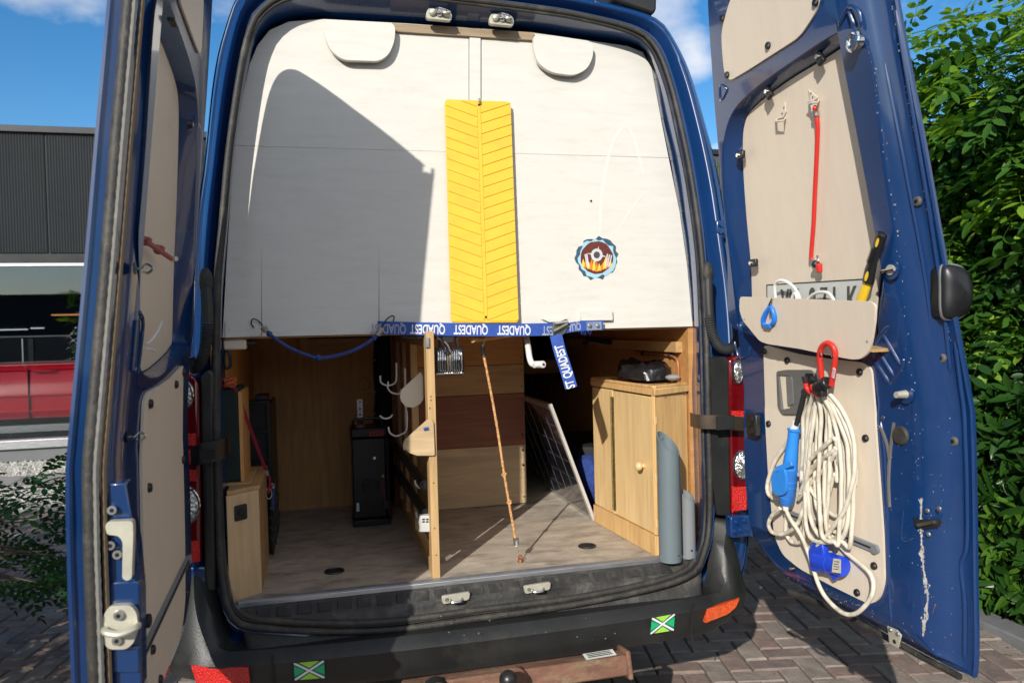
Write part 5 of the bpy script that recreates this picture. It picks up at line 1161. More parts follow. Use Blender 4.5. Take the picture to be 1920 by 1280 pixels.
for L_, y in (([(789, 697), (793, 706), (793.5, 749), (788, 757), (775, 764), (760, 762), (752, 752), (750, 744), (752, 731)], .13), ([(802, 786), (809, 786), (813, 792), (815.5, 852), (812, 854), (782, 854), (768, 849), (760, 842), (757, 832), (759, 824)], .025)):
    M().prism([PY(a, b, y) for a, b in L_], (0, .009, 0)).build('plywood_gusset', TAN if y > .1 else PLYC, pt, bev=.0008)
c = PY(799, 804, .022); M().tube([c+V((-.008, 0, 0)), c+V((.006, -.002, .003))], .005, 6).build('blue_clip', STRAP, pt)
q = PY(801, 644, .028); M().box((q.x-.006, .026, q.z-.012), (q.x+.006, .034, q.z+.02)).build('angle_bracket', ALU, pt)
for x, y in ((808, 743), (808, 750), (806, 765), (813, 905), (815, 990), (818, 1040)): c = PY(x, y, .034); M().cyl(c, c+V((0, -.0006, 0)), .0022, seg=8).build('nail_hole', BLKM, pt)
for L_ in ([(713, 704), (714, 716), (724, 722), (737, 720), (743, 710), (743, 680)], [(728, 715), (727, 726), (732, 734), (742, 738), (750, 737), (752, 730)], [(712, 779), (720, 784), (730, 783), (736, 777)], [(728, 800), (731, 811), (742, 817), (752, 814), (762, 805), (763, 770)], [(758, 843), (757, 832), (759, 826)]):
    M().tube([PY(a, b, .25) for a, b in cr(L_, 5)], .0032, 6).build('wire_hook', WIRE, pt)
for L_ in ([(778, 900), (780, 908), (788, 915)], [(780, 960), (783, 970), (790, 974)]): M().tube([PY(a, b, .13) for a, b in cr(L_, 4)], .003, 6).build('wire_hook', WIRE, pt)
M().tube([PY(759, 690, .3), PY(760, 735, .3), PY(762, 800, .3)], .003, 6).build('wire_rod', WIRE, pt)
for nm, lab, a, b in (('folded_pole', 'upper black pole resting on hooks along the pine partition', (795, 909), (733, 824)), ('folded_pole', 'lower black pole along the pine partition with a grey clip on its end', (798, 963), (738, 874))):
    A, B = PY(*a, .11), PY(*b, 1.0); t = thing(nm, lab, 'pole', tuple(A), 'black poles along the partition')
    M().tube([A+(B-A)*.02, B], [.0165, .0165], 14).build('tube', mat('black_tube', (.025, .023, .022), .35, .2), t); M().cyl(A+(B-A)*.03, A, .018, .017, seg=16).build('end_cap', BLK, t, bev=.002); M().cyl(A, A+(A-B)*.002, .008, seg=8).build('socket', BLKM, t)
cl = thing('grey_clip', 'pale grey plastic clip on the end of the lower black pole', 'clip', tuple(PY(797, 985, .075)))
P = [PY(a, b, .078) for a, b in ((788, 967), (807, 966), (809, 978), (807, 984), (809, 997), (785, 997), (786, 985), (784, 980))]
M().prism(P, (0, .03, 0)).build('clip_body', mat('pale_grey_plastic', (.55, .56, .54), .4), cl, bev=.003)
for k in range(2):
    for j in range(2): c = PY(794+7*j, 973+4.5*k, .077); M().box((c.x-.004, .0755, c.z-.002), (c.x+.004, .0785, c.z+.002)).build('slot', BLKM, cl)

# rear plywood of the left bay, with a vent ring, ledger and black gap beside it
lw = thing('left_bay_lining', 'orange plywood back wall of the left load bay', 'wall', (-.5, 1.2, FZ))
xr_ = PY(704, 800, 1.2).x
M().box((-.80, 1.2, FZ), (xr_, 1.215, 1.491)).build('plywood_sheet', PLYD, lw)
c = PY(683, 719, 1.198); vr = M().tube([c+V((.028*math.cos(a), 0, .028*math.sin(a))) for a in np.linspace(0, 6.283, 26, False)], .004, 6, closed=True).build('vent_ring', PLYD, lw); M().cyl(c, c+V((0, -.003, 0)), .023, seg=24).build('vent_cap', PLYD, lw, bev=.001)
a, b = PY(566, 636, 1.19), PY(700, 652, 1.19); M().box((a.x, 1.165, b.z-.008), (b.x, 1.199, a.z)).build('ledger', PINEX, lw, bev=.002)
M().box((a.x-.01, 1.15, b.z-.015), (a.x+.03, 1.164, a.z+.01)).build('ledger_block', PLYD, lw)
M().tube([PY(x, y, 1.15) for x, y in cr([(703, 640), (701, 690), (704, 740), (702, 790), (707, 800)], 5)], .005, 6).build('cable', BLK, lw)
for y in (675, 735, 775): c = PY(703, y, 1.14); M().ball(c, .004, 6, 4).build('cable_clip', STEEL, lw)
M().box((xr_+.002, 1.25, FZ), (PXL-.02, 1.27, 1.491)).build('dark_panel', BLKM, lw)  # matte black sheet added to stand in for the unlit passage behind
M().box((PXL-.02, 1.13, FZ), (-.12, 1.15, 1.491)).build('side_upright', PLYR, lw)

# stack of plywood fronts in the middle
dk = thing('drawer_stack', 'stack of mismatched plywood fronts facing the tailgate in the middle bay', 'cabinet', (.15, 1.2, FZ))
DY = .95; xL, xR = -.13, PY(985, 800, DY).x
zs_ = [1.489]+[PY(900, y, DY).z for y in (685, 740, 838)]+[FZ+.002]
for i, m_ in enumerate((PLYO, PLYT, PLYR, PLYC)):
    M().box((xL, DY+.002*i, zs_[i+1]+.0015), (xR, DY+.016, zs_[i]-.0015)).build('plywood_front', m_, dk, bev=.001)
    for x in (xR-.012,):
        for z in (zs_[i+1]+.03, zs_[i]-.03): M().cyl((x, DY+.002*i, z), (x, DY+.002*i-.0015, z), .004, seg=8).build('screw', DKMET, dk)
M().box((xL+.01, DY+.017, FZ), (xR-.002, 2.4, 1.485)).build('carcass', PLYD, dk)
for z in (1.0, .93, .86): M().cyl((xR-.014, DY+.006, z), (xR-.014, DY-.0005, z), .005, seg=10).build('screw', DKMET, dk)

# right bay: shelf rail, dark far end, pipes
rbv = thing('shelf_rail', 'pine shelf rail across the back of the right load bay', 'shelf', (.7, 1.6, 1.3))
a, b = PY(980, 676, 1.5), PY(1141, 692, 1.5); M().box((xR, 1.48, b.z), (b.x, 1.53, a.z)).build('rail', PINEX, rbv, bev=.002); M().box((xR, 1.53, b.z-.01), (.8, 2.3, b.z)).build('shelf_board', PLYD, rbv)
M().box((b.x-.04, 1.40, b.z-.02), (b.x+.02, 1.5, b.z)).build('shelf_support', PINEX, rbv)
rp_ = thing('heater_pipe', 'copper coloured pipe curving along the right wall above the cabinet', 'pipe', tuple(PY(1272, 700, .5)))
M().tube([V((.792, p.y, p.z)) for p in [PX(x, y, .792) for x, y in cr([(1150, 640), (1180, 652), (1205, 662), (1240, 664), (1262, 668), (1271, 682), (1272, 728)], 6)]], .0055, 8).build('pipe', mat('copper_pipe', (.42, .16, .07), .5, .3), rp_)
for x, y in ((1205, 662), (1256, 665)): c = PX(x, y, .79); M().ball(c, .010, 8, 6).build('pipe_clip', BLKM, rp_)
M().box((.775, .15, PX(1280, 661, .78).z), (.80, 1.5, PX(1280, 641, .78).z)).build('wall_batten', PINEY, rp_)
bh = thing('black_hose', 'black hose hanging down the right wall behind the plastic bag', 'hose', tuple(PY(1155, 650, .9)))
M().tube([PY(x, y, .9) for x, y in cr([(1154, 648), (1155, 670), (1155, 745)], 4)], .007, 8).build('hose', BLK, bh); M().cyl(PY(1155, 646, .9), PY(1155, 664, .9), .013, seg=12).build('hose_end', BLK, bh)
M().tube([PY(x, y, .8) for x, y in cr([(1096, 645), (1105, 636), (1135, 640), (1165, 642), (1200, 640), (1290, 636)], 5)], .012, 8).build('cable_bundle', BLKM, bh)

# solar panel leaning in the right bay
sp_ = thing('solar_panel', 'framed solar panel leaning against the stack beside the wooden cabinet', 'solar panel', tuple(PY(1113, 975, .56)))
nT, nB = PY(1031, 757, .56), PY(1113, 974, .56); nB.z = FZ+.002; dY = V((0, 1.1, 0)); ax = (nT-nB).normalized(); nn = ax.cross(V((0, 1, 0))).normalized()
fr_ = lambda a, b, nm: M().beam(a, b, .030, .022, ax).build(nm, ALU, sp_)
M().beam(nB, nT, .012, .024, (0, 1, 0)).build('frame_end', mat('raw_aluminium', (.62, .61, .59), .45, .4, .08, 8), sp_); M().beam(nB+dY, nT+dY, .012, .024, (0, 1, 0)).build('frame_end', ALU, sp_)
M().beam(nB+ax*.012+V((0, .013, 0)), nB+dY+ax*.012, .024, .012, nn).build('frame_rail', ALU, sp_); M().beam(nT-ax*.012+V((0, .013, 0)), nT+dY-ax*.012, .024, .012, nn).build('frame_rail', ALU, sp_)
side = -nn if nn.x > 0 else nn
PG = mat('solar_glass', (.016, .016, .026), .12, 0, .2, 3, coat=.8)
M().prism([nB+ax*.02+side*.002, nB+dY+ax*.02+side*.002, nT+dY-ax*.02+side*.002, nT-ax*.02+side*.002], side*.003).build('cell_sheet', PG, sp_, smooth=0)
gl = M(); h_ = (nT-nB).length-.04
for k in range(1, 6): a = nB+ax*(.02+h_*k/6)+side*.0056; gl.beam(a+V((0, .01, 0)), a+dY, .0007, .0008, side)
for k in range(1, 9): a = nB+ax*.02+side*.0056+V((0, .125*k, 0)); gl.beam(a, a+ax*h_, .0007, .0008, side)
gl.build('cell_lines', mat('cell_grid_grey', (.12, .12, .13), .5), sp_, smooth=0, kind='stuff')
bg_ = thing('blue_bag', 'blue fabric bag squeezed between the solar panel and the wooden cabinet', 'bag', tuple(PY(1100, 940, .75)))
m_ = M().ball(PY(1104, 905, .80), (.07, .12, .13), 18, 12); 
for v in m_.v: n_ = noise.noise(v*14); v.x += n_*.02; v.z += noise.noise(v*9+V((5, 5, 5)))*.02
m_.build('bag_body', mat('blue_fabric', (.02, .05, .22), .9, 0, .4, 60, bump=.4), bg_)
bb_ = thing('black_bundle', 'black bundled fabric lying behind the solar panel', 'bundle', tuple(PY(1080, 850, .95)))
m_ = M().ball(PY(1088, 850, 1.1), (.12, .2, .11), 18, 12)
for v in m_.v: v += V((noise.noise(v*8), noise.noise(v*8+V((3, 1, 2))), noise.noise(v*9+V((5, 5, 5)))))*.05
m_.build('cloth', BLKM, bb_)

# wooden cabinet in the right corner
cb = thing('wooden_cabinet', 'lacquered pine cabinet with piano hinge and round knob in the right rear corner', 'cabinet', (.7, .3, FZ))
c0, c1, c2, c3 = V((.625, .018, FZ)), V((.795, .11, FZ)), V((.795, .56, FZ)), V((.588, .545, FZ))
zt = PY(1226, 742, .02).z
def wall_(a, b, z0, z1, th, nm, m_, t0=0., t1=1., out_=0.):
    d = (b-a); n_ = V((d.y, -d.x, 0)).normalized()
    n_ = n_ if n_.dot((c0+c2)/2-a) < 0 else -n_
    A, B = a+d*t0+n_*out_, a+d*t1+n_*out_
    return M().prism([V((A.x, A.y, z0)), V((B.x, B.y, z0)), V((B.x, B.y, z1)), V((A.x, A.y, z1))], -n_*th).build(nm, m_, cb, bev=.0015)
zp = FZ+.072
wall_(c0, c1, FZ+.002, zp, .02, 'plinth_board', CAB2, 0, 1, .008); wall_(c3, c0, FZ+.002, zp, .02, 'plinth_board', CAB2, 0, 1, .008)
wall_(c0, c1, zp+.002, zt, .018, 'front_board', CAB2, .04, 1); wall_(c3, c0, zp+.002, zt-.004, .018, 'side_board', CAB, 0, .36)
dr = wall_(c3, c0, zp+.004, zt-.006, .018, 'cabinet_door', CAB, .375, .965, .0015)
wall_(c0, c1, zp+.002, zt, .016, 'corner_post', CAB2, -.0, .035, .002)
d_ = (c0-c3); n_ = V((-abs(d_.y), d_.x if d_.x > 0 else -d_.x, 0)).normalized(); n_ = V((d_.y, -d_.x, 0)).normalized(); n_ = n_ if n_.x < 0 else -n_
hp = c3+d_*.367+n_*.003
M().box(tuple(V((hp.x-.004, hp.y-.012, zp+.02))), tuple(V((hp.x+.004, hp.y+.012, zt-.03)))).build('piano_hinge', mat('aged_brass', (.16, .12, .05), .45, .8, .4, 60), cb)
M().tube([V((hp.x-.005, hp.y, zp+.02)), V((hp.x-.005, hp.y, zt-.03))], .0035, 8).build('hinge_knuckle', mat('hinge_brass', (.30, .23, .10), .4, .8, .5, 90), cb)
kp = pl(1207, 873, c3+n_*.003, n_); M().cyl(kp, kp+n_*.014, .008, .007, seg=12).build('knob_stem', CAB, dr); M().ball(kp+n_*.02, (.013, .016, .016), 16, 10).build('knob', CAB, dr)
for z in (zt-.10, zp+.19, zp+.03): q = c0+n_*.001; M().box((q.x-.002, q.y-.0, z), (q.x+.009, q.y+.012, z+.028)).build('hinge_notch', CAB, cb, bev=.001)
ctr_ = (c0+c1+c2+c3)/4
topP = [p+(p-ctr_).normalized()*.012 for p in (c0, c1, c2, c3)]
M().prism([V((p.x, p.y, zt+.001)) for p in topP], (0, 0, .024)).build('cabinet_top', CAB2, cb, bev=.003)
for a, b in ((c0, c1), (c3, c0), (c2, c3)):
    d = b-a; nn_ = V((d.y, -d.x, 0)).normalized(); nn_ = nn_ if nn_.dot(ctr_-a) < 0 else -nn_
    A, B = a+nn_*.006, b+nn_*.006; M().prism([V((A.x, A.y, zt+.025)), V((B.x, B.y, zt+.025)), V((B.x, B.y, zt+.036)), V((A.x, A.y, zt+.036))], -nn_*.012).build('top_lip', CAB2, cb, bev=.002)
for x, y in ((1247, 744), (1283, 739)): q = pl(x, y, c0, (c1-c0).cross(V((0, 0, 1)))); M().cyl(q+V((0, -.001, 0)), q+V((0, -.002, 0)), .0035, seg=8).build('screw', STEEL, cb)
# black plastic bag on the cabinet
pb = thing('plastic_bag', 'crumpled black plastic bag lying on top of the wooden cabinet', 'bag', (.70, .3, zt+.03))
L0, R0 = PY(1168, 712, .33), PY(1268, 712, .28)
m_ = M(); NU, NV_ = 40, 18; lo = []
for j in range(NV_+1):
    row = []
    for i in range(NU):
        a = 6.283*i/NU; t = j/NV_; r_ = math.sin(math.pi*min(1, .12+.88*t)*.5)**.5 if t > 0 else .02
        x = (L0.x+R0.x)/2+math.cos(a)*r_*(.103+.012*math.sin(3*a)); y = .33+math.sin(a)*r_*.12; z = zt+.040+.068*(1-t**3.2)
        q = V((x, y, z)); k = noise.noise(q*13)*.030+abs(noise.noise(q*30+V((3, 3, 3))))*.022-.012; w_ = noise.noise(q*11+V((9, 2, 1)))*.022; row.append(V((x+w_*(.3+t), y+w_, max(zt+.037, z+k))))
    lo.append(row)
m_.loft(lo); m_.build('bag_film', mat('black_film', (.012, .012, .013), .22, 0, .2, 9, bump=.5, bscale=45), pb, normals=True, smooth=50)
p = PY(1262, 722, .17); m2 = M().ball(V((p.x, p.y, zt+.05)), (.03, .03, .012), 10, 6); m2.build('torn_end', mat('grey_film', (.25, .26, .28), .3), pb)

# grey pipes standing on the sill
def pipe(nm, lab, px, py, y, r, z1, cut, m_):
    p = PY(px, py, y); z0 = p.z; t = thing(nm, lab, 'pipe', tuple(p), 'grey plastic pipes on the sill'); b = M(); S_ = 32
    def rr_(rad, z, c): return [V((p.x+rad*math.cos(a), p.y+rad*math.sin(a), z-(c*(math.cos(a+.95)*.5+.5) if c else 0))) for a in np.linspace(0, 2*math.pi, S_, False)]
    b.loft([rr_(r, z0, 0), rr_(r, z1, cut), rr_(r-.0035, z1+.0005, cut), rr_(r-.004, z0+.004, 0)]); b.f.append(list(range(3*S_, 4*S_))); b.build('pipe_wall', m_, t, smooth=50)
    return p, t
p, t = pipe('drain_pipe', 'tall grey plastic pipe with slanting cut top standing on the sill', 1257, 1050, -.038, .0385, PY(1233, 811, -.038).z, .075, PVC)
for a, z in ((-1.2, p.z+.025),): M().cyl(V((p.x+.0385*math.cos(a), p.y+.0385*math.sin(a), z)), V((p.x+.0392*math.cos(a), p.y+.0392*math.sin(a), z)), .003, seg=8).build('hole', BLKM, t)
c = V((p.x-.005, p.y+.034, PY(1244, 820, 0).z)); M().cyl(c, c+V((0, -.003, 0)), .005, seg=8).build('screw', STEEL, t)
p, t = pipe('drain_pipe', 'short grey plastic pipe behind the tall one at the right jamb', 1291, 1044, -.012, .0255, PY(1290, 918, -.01).z, .034, PVC2)
M().cyl(V((p.x, p.y-.0254, p.z+.03)), V((p.x, p.y-.0262, p.z+.03)), .004, seg=8).build('hole', BLKM, t)

# ================================================================== LEFT BAY CONTENTS
lb = thing('plywood_box', 'pale plywood box with recessed latch at the left rear corner of the load floor', 'box', (-.75, .2, FZ))
bR = V((-.702, .073, FZ)); bL = V((-.79, .0, FZ)); zb = PY(482, 917.5, .073).z
M().prism([bL, bR, V((bR.x, bR.y, zb)), V((bL.x, bL.y, zb))], V((-.004, .013, 0))).build('front_board', PLY, lb, bev=.001)
M().prism([bR+V((0, .003, 0)), V((bR.x, .43, FZ)), V((bR.x, .43, zb)), V((bR.x, bR.y+.003, zb))], V((-.012, 0, 0))).build('side_board', PLYT, lb)
M().prism([V((bL.x, bL.y+.01, zb)), V((bR.x+.004, bR.y+.004, zb)), V((bR.x+.004, .44, zb)), V((bL.x, .44, zb))], (0, 0, .014)).build('box_lid', PLYT, lb, bev=.002)
bn = V(((bR-bL).y, -(bR-bL).x, 0)).normalized(); bn = bn if bn.y < 0 else -bn; hc = pl(451, 960, bL+bn*.001, bn); tx_ = (bR-bL).normalized()
hp_ = [hc+tx_*a+V((0, 0, b)) for a, b in rounded([(-.022, -.024), (.022, -.024), (.022, .024), (-.022, .024)], .006, 3)]
o = M().prism(hp_, bn*.003).build('latch_plate', DKMET, lb, bev=.001); M().cyl(hc+bn*.003, hc+bn*.0055, .012, seg=18).build('latch_ring', BLKM, o); M().cyl(hc+bn*.0055, hc+bn*.007, .006, seg=10).build('latch_pin', DKMET, o)
gb = thing('felt_case', 'dark green case standing on the plywood box', 'case', (-.75, .15, zb))
a, b = PY(418, 893, .10), PY(453, 728, .10)
M().box((a.x-.03, .10, zb+.024), (b.x-.012, .33, b.z)).build('case_body', SPONGE, gb, bev=.006); M().box((b.x-.011, .10, zb+.024), (b.x, .33, b.z-.01)).build('case_side', PLYD, gb)
M().box((a.x-.03, .085, zb+.0145), (b.x+.02, .36, zb+.023)).build('case_tray', PLYT, gb, bev=.002)
cr_ = thing('black_crate', 'black ribbed plastic crate standing upright behind the plywood box', 'crate', tuple(PY(485, 900, .5)))
a, b = PY(460, 885, .50), PY(505, 750, .50); zc = FZ+.003
M().box((-.80, .50, zc), (b.x, .54, b.z)).build('crate_base', BLKM, cr_)
for k in range(4): x = b.x-.004-.075*k; M().box((x-.004, .485, zc), (x+.004, .4995, b.z)).build('rib', BLK, cr_)
for z in np.linspace(b.z-.005, zc+.03, 6): M().box((-.80, .487, z-.004), (b.x-.002, .4993, z+.004)).build('rib', BLK, cr_)
M().box((b.x-.05, .50, b.z), (b.x-.005, .60, b.z+.02)).build('crate_rim', BLK, cr_, bev=.004); M().box((b.x-.012, .541, zc), (b.x, .9, b.z-.02)).build('crate_side', BLK, cr_)
rs = thing('crimson_strap', 'crimson strap running diagonally from an orange rope bundle down to a carabiner', 'strap', tuple(PY(440, 725, .12)))
A, B = PY(441, 727, .09), PY(499, 882, .33); band([(A.lerp(B, t), (1, 0, .3)) for t in np.linspace(0, 1, 6)], .011, 'strap_band', BORD, rs)
M().tube(cr([PY(500, 885, .33), PY(506, 900, .33), PY(503, 925, .33), PY(507, 908, .33)], 4), .004, 6).build('lower_loop', BORD, rs); spring(PY(499, 880, .33), PY(501, 890, .33), .007, 4, 'end_spring', rs)
M().tube([PY(504, 925, .33)+V((.010*math.cos(a), 0, .018*math.sin(a))) for a in np.linspace(0, 6.283, 18, False)], .0025, 6, closed=True).build('snap_hook', STEEL, rs)
M().tube([PY(513, 905, .40), PY(512, 930, .40), PY(511, 955, .4)], .005, 6).build('blue_tail', BLR, rs); spring(PY(512, 906, .39), PY(512, 914, .39), .007, 3, 'end_spring', rs)
orr = thing('orange_rope_bundle', 'tangled orange rope bundle on top of the green case', 'rope', tuple(PY(430, 720, .1)))
pts = [PY(420+rnd.uniform(0, 24), 712+rnd.uniform(-3, 15), .10+rnd.uniform(-.02, .05)) for _ in range(34)]; M().tube(cr(pts, 4), .0042, 6).build('rope', mat('orange_cord', (.48, .10, .03), .8, 0, .3, 90, bump=.5), orr)
ro = thing('beige_roller', 'beige roller blind end under the left end of the white panel', 'roller', tuple(PY(440, 645, .1)))
a, b = PY(418, 637, .10), PY(462, 655, .10); M().box((a.x, .10, b.z), (b.x, .14, a.z)).build('roller_body', TAN, ro, bev=.006); M().cyl(V((b.x, .12, (a.z+b.z)/2+.004)), V((b.x+.03, .12, (a.z+b.z)/2+.004)), .009, seg=12).build('roller_pin', BLK, ro)
sh_ = thing('hanging_strap', 'black strap loop hanging inside the left jamb', 'strap', tuple(PY(428, 670, .12))); M().tube([PY(x, y, .12) for x, y in cr([(424, 655), (431, 665), (432, 685), (424, 690), (421, 672)], 4, True)], .005, 6, closed=True).build('strap_loop', BLK, sh_)
nt_ = thing('cargo_net', 'dark elastic net hanging on the side of the plywood box', 'net', tuple(PY(515, 1000, .43)))
for k in range(7): M().tube([PY(x+rnd.uniform(-2, 2), y, .44) for x, y in cr([(506+k*2.4, 905), (512+k*1.8, 960), (508+k*1.6, 1020)], 4)], .0016, 4).build('net_cord', BLKM, nt_)
for k in range(6): M().tube([PY(506, 915+18*k, .44), PY(518, 925+18*k, .44)], .0014, 4).build('net_cord', mat('net_grey', (.12, .12, .13), .7), nt_)

# heater / hand truck in the shade
ht = thing('black_power_unit', 'tall black power unit with round grille standing at the back of the left bay', 'power unit', tuple(PZ(697, 985, FZ)))
Y_ = .80; a, b = PY(664, 978, Y_), PY(722, 820, Y_)
M().box((a.x, Y_, FZ+.03), (b.x, Y_+.16, b.z)).build('casing', BLK, ht, bev=.005); M().box((a.x-.004, Y_-.02, FZ+.002), (b.x+.014, Y_+.18, FZ+.028)).build('foot', BLK, ht, bev=.003)
M().box((b.x+.002, Y_+.02, FZ+.03), (b.x+.014, Y_+.15, b.z-.01)).build('side_rail', BLKM, ht)
M().box((a.x-.004, Y_+.01, b.z+.001), (b.x+.01, Y_+.15, b.z+.045)).build('top_cover', BLK, ht, bev=.008)
M().tube(cr([V((a.x+.01, Y_+.06, b.z+.044)), V((a.x+.02, Y_+.06, b.z+.075)), V((b.x-.02, Y_+.06, b.z+.075)), V((b.x-.008, Y_+.06, b.z+.044))], 5), .006, 8).build('carry_handle', BLK, ht)
c = PY(706, 812, Y_+.008); M().box((c.x-.03, Y_+.006, c.z-.012), (c.x+.03, Y_+.0095, c.z+.012)).build('red_label', mat('red_print', (.30, .01, .01), .5), ht)
for k in range(4): M().box((c.x-.020+.012*k, Y_+.004, c.z-.006), (c.x-.014+.012*k, Y_+.0058, c.z+.006)).build('label_mark', BLK, ht)
c = PY(695, 911, Y_)
for r_ in (.036, .028, .020, .012): M().tube([c+V((r_*math.cos(t), -.0015, r_*math.sin(t))) for t in np.linspace(0, 6.283, 26, False)], .0022, 5, closed=True).build('grille_ring', mat('grille_black', (.03, .03, .032), .4), ht)
c = PY(702, 858, Y_); M().cyl(c, c+V((0, -.005, 0)), .006, seg=12).build('chrome_screw', CHROME, ht)
c = PY(671, 950, Y_); M().box((c.x-.006, Y_-.004, c.z-.018), (c.x+.006, Y_-.001, c.z+.018)).build('white_label', PRINTW, ht, bev=.001)
c = PY(718, 892, Y_); M().box((c.x-.004, Y_-.004, c.z-.004), (c.x+.004, Y_-.001, c.z+.006)).build('yellow_tag', YEL, ht); M().tube([c+V((0, -.003, -.01)), c+V((.003, -.003, -.07)), c+V((.008, -.003, -.12))], .0025, 5).build('red_wire', BORD, ht)
c = PY(724, 945, Y_); M().box((c.x-.012, Y_-.012, c.z-.02), (c.x+.012, Y_-.001, c.z+.02)).build('switch_box', DKMET, ht, bev=.002)
al = thing('levelling_strip', 'perforated aluminium strip with red end standing above the black power unit', 'metal strip', tuple(PY(676, 790, .98)))
a, b = PY(669, 749, .97), PY(681, 792, .97); M().box((a.x, .97, b.z), (b.x, .975, a.z)).build('strip', ALU, al)
for y in (753, 766, 777): c = PY(675, y, .969); M().cyl(c, c+V((0, -.001, 0)), .004, seg=10).build('hole', BLKM, al)
M().box((a.x-.002, .96, b.z-.012), (b.x+.002, .98, b.z+.012)).build('red_end', mat('red_print', (.3, .01, .01)), al)

# ================================================================== THINGS HANGING ON THE RIGHT DOOR
BN = NI+.007
def D3(pts, n): 
    out_ = []
    for i, p in enumerate(pts): out_.append(RD.P(p[0], p[1], p[2] if len(p) > 2 else n))
    return out_
def painted_hook(base, lab, tri):
    t = thing('painted_hook', lab, 'hook', tuple(RD.P(*base, .03)), 'cream painted hooks on the right door')
    M().prism(D3(tri, .024), RD.n*.003).build('hook_plate', TAN, t, bev=.0008)
    a, b = tri[-2], tri[-1]; x0, y0 = min(a[0], b[0]), max(a[1], b[1])
    M().tube(D3([(tri[-1][0]-3, tri[-1][1]+1, .026), (tri[-1][0]-2, tri[-1][1]+4, .045), (tri[-2][0], tri[-2][1]+5, .048), (tri[-2][0]+2, tri[-2][1]+1, .026)], 0), .0035, 7).build('hook_roll', TAN, t)
    for k in (.35, .7): c = RD.P(tri[0][0]*(1-k)+(a[0]+b[0])/2*k, tri[0][1]*(1-k)+(a[1]+b[1])/2*k, .0275); M().cyl(c, c+RD.n*.001, .0025, seg=8).build('nail', GREYH, t)
painted_hook((1465, 215), 'left one of the two cream painted hooks, empty, near the door window top', [(1473, 191), (1475, 210), (1470, 221), (1458, 224)])
painted_hook((1526, 185), 'right one of the two cream painted hooks, carrying the red bungee', [(1517, 168), (1535, 183), (1533, 187), (1521, 190)])
rbg = thing('red_bungee_cord', 'red rubber bungee cord hanging vertically on the right door', 'bungee cord', tuple(RD.P(1530, 205, .04)))
M().tube(D3(cr([(1530, 212), (1533, 240), (1531, 300), (1528, 360), (1526, 410), (1523, 450), (1521, 478), (1522, 486)], 6), .036), .0062, 10).build('cord', REDR, rbg, smooth=60)
M().ball(RD.P(1528, 203, .040), (.007, .007, .008), 10, 8).build('cord_end', REDR, rbg); spring(RD.P(1529, 208, .038), RD.P(1530, 217, .037), .0085, 4, 'end_spring', rbg); M().tube(D3(cr([(1523, 204), (1520, 197), (1514, 193), (1520, 190), (1528, 191)], 4), .044), .0022, 6).build('wire_hook', WIRE, rbg)
M().tube(D3(cr([(1524, 486, .036), (1530, 494, .04), (1534, 488, .05), (1533, 480, .04)], 5), .04), .004, 7).build('wire_hook', STEEL, rbg); M().ball(RD.P(1529, 495, .045), .011, 10, 8).build('joint', DKMET, rbg); M().cyl(RD.P(1535, 494, .045), RD.P(1537, 511, .045), .0095, .008, seg=12).build('cord_end', REDR, rbg, bev=.003)
M().prism(D3([(1526, 481), (1537, 482), (1538, 491), (1528, 492)], .026), RD.n*.004).build('hook_base', TAN, rbg)
# number plate behind the pocket
npl = thing('number_plate', 'grey number plate with dark characters tucked behind the pocket board', 'number plate', tuple(RD.P(1520, 560, .03)))
q = [RD.uv(*p, .032) for p in ((1438, 533), (1640, 521))]
A, B = RD.W(*q[0], .032), RD.W(*q[1], .045); dx_ = (B-A); up_ = V((-.01, 0, -1)); 
BLc, BRc = A+V((0, 0, -.12)), B+V((0, 0, -.12))
M().prism([A, B, BRc, BLc], RD.n*-.0015).build('plate', mat('plate_grey', (.47, .49, .47), .45, 0, .05, 30), npl, smooth=0)
nx = dx_.normalized()
for a, b in ((A, B), (A, BLc)): M().tube([a+RD.n*.001+V((0, 0, -.002)), b+RD.n*.001+V((0, 0, -.002))], .0014, 5).build('plate_border', BLKM, npl)
DKT = mat('plate_characters', (.05, .05, .045), .5)
for ch_, px_ in (('V', 1472), ('N', 1490), ('-', 1509), ('9', 1526), ('7', 1548), ('1', 1569), ('-', 1584), ('K', 1603)):
    t_ = (RD.uv(px_, 545, .038)[0]-q[0][0])/(q[1][0]-q[0][0]); c = A+dx_*t_+RD.n*.0015+V((0, 0, -.058 if ch_ != '-' else -.060)); text(ch_, .098, DKT, frame(c, nx, (0, 0, 1)), npl, name='character', sx=.62, bold=.0025)
# white lead looping out of the pocket
wc = thing('white_lead', 'white cable looping out of the pocket in front of the number plate', 'cable', tuple(RD.P(1480, 560, .07)))
M().tube(D3(cr([(1456, 575), (1453, 545), (1455, 530), (1468, 526), (1485, 535), (1497, 552), (1502, 572)], 7), .075), .0048, 8).build('lead', mat('white_cable', (.72, .71, .68), .4), wc); M().tube(D3(cr([(1508, 572), (1520, 556), (1535, 548), (1552, 549), (1562, 560), (1566, 575)], 7), .07), .0048, 8).build('lead', MATS['white_cable'], wc); M().tube(D3(cr([(1483, 575), (1486, 556), (1492, 551), (1496, 575)], 5), .09), .0045, 8).build('lead', MATS['white_cable'], wc)
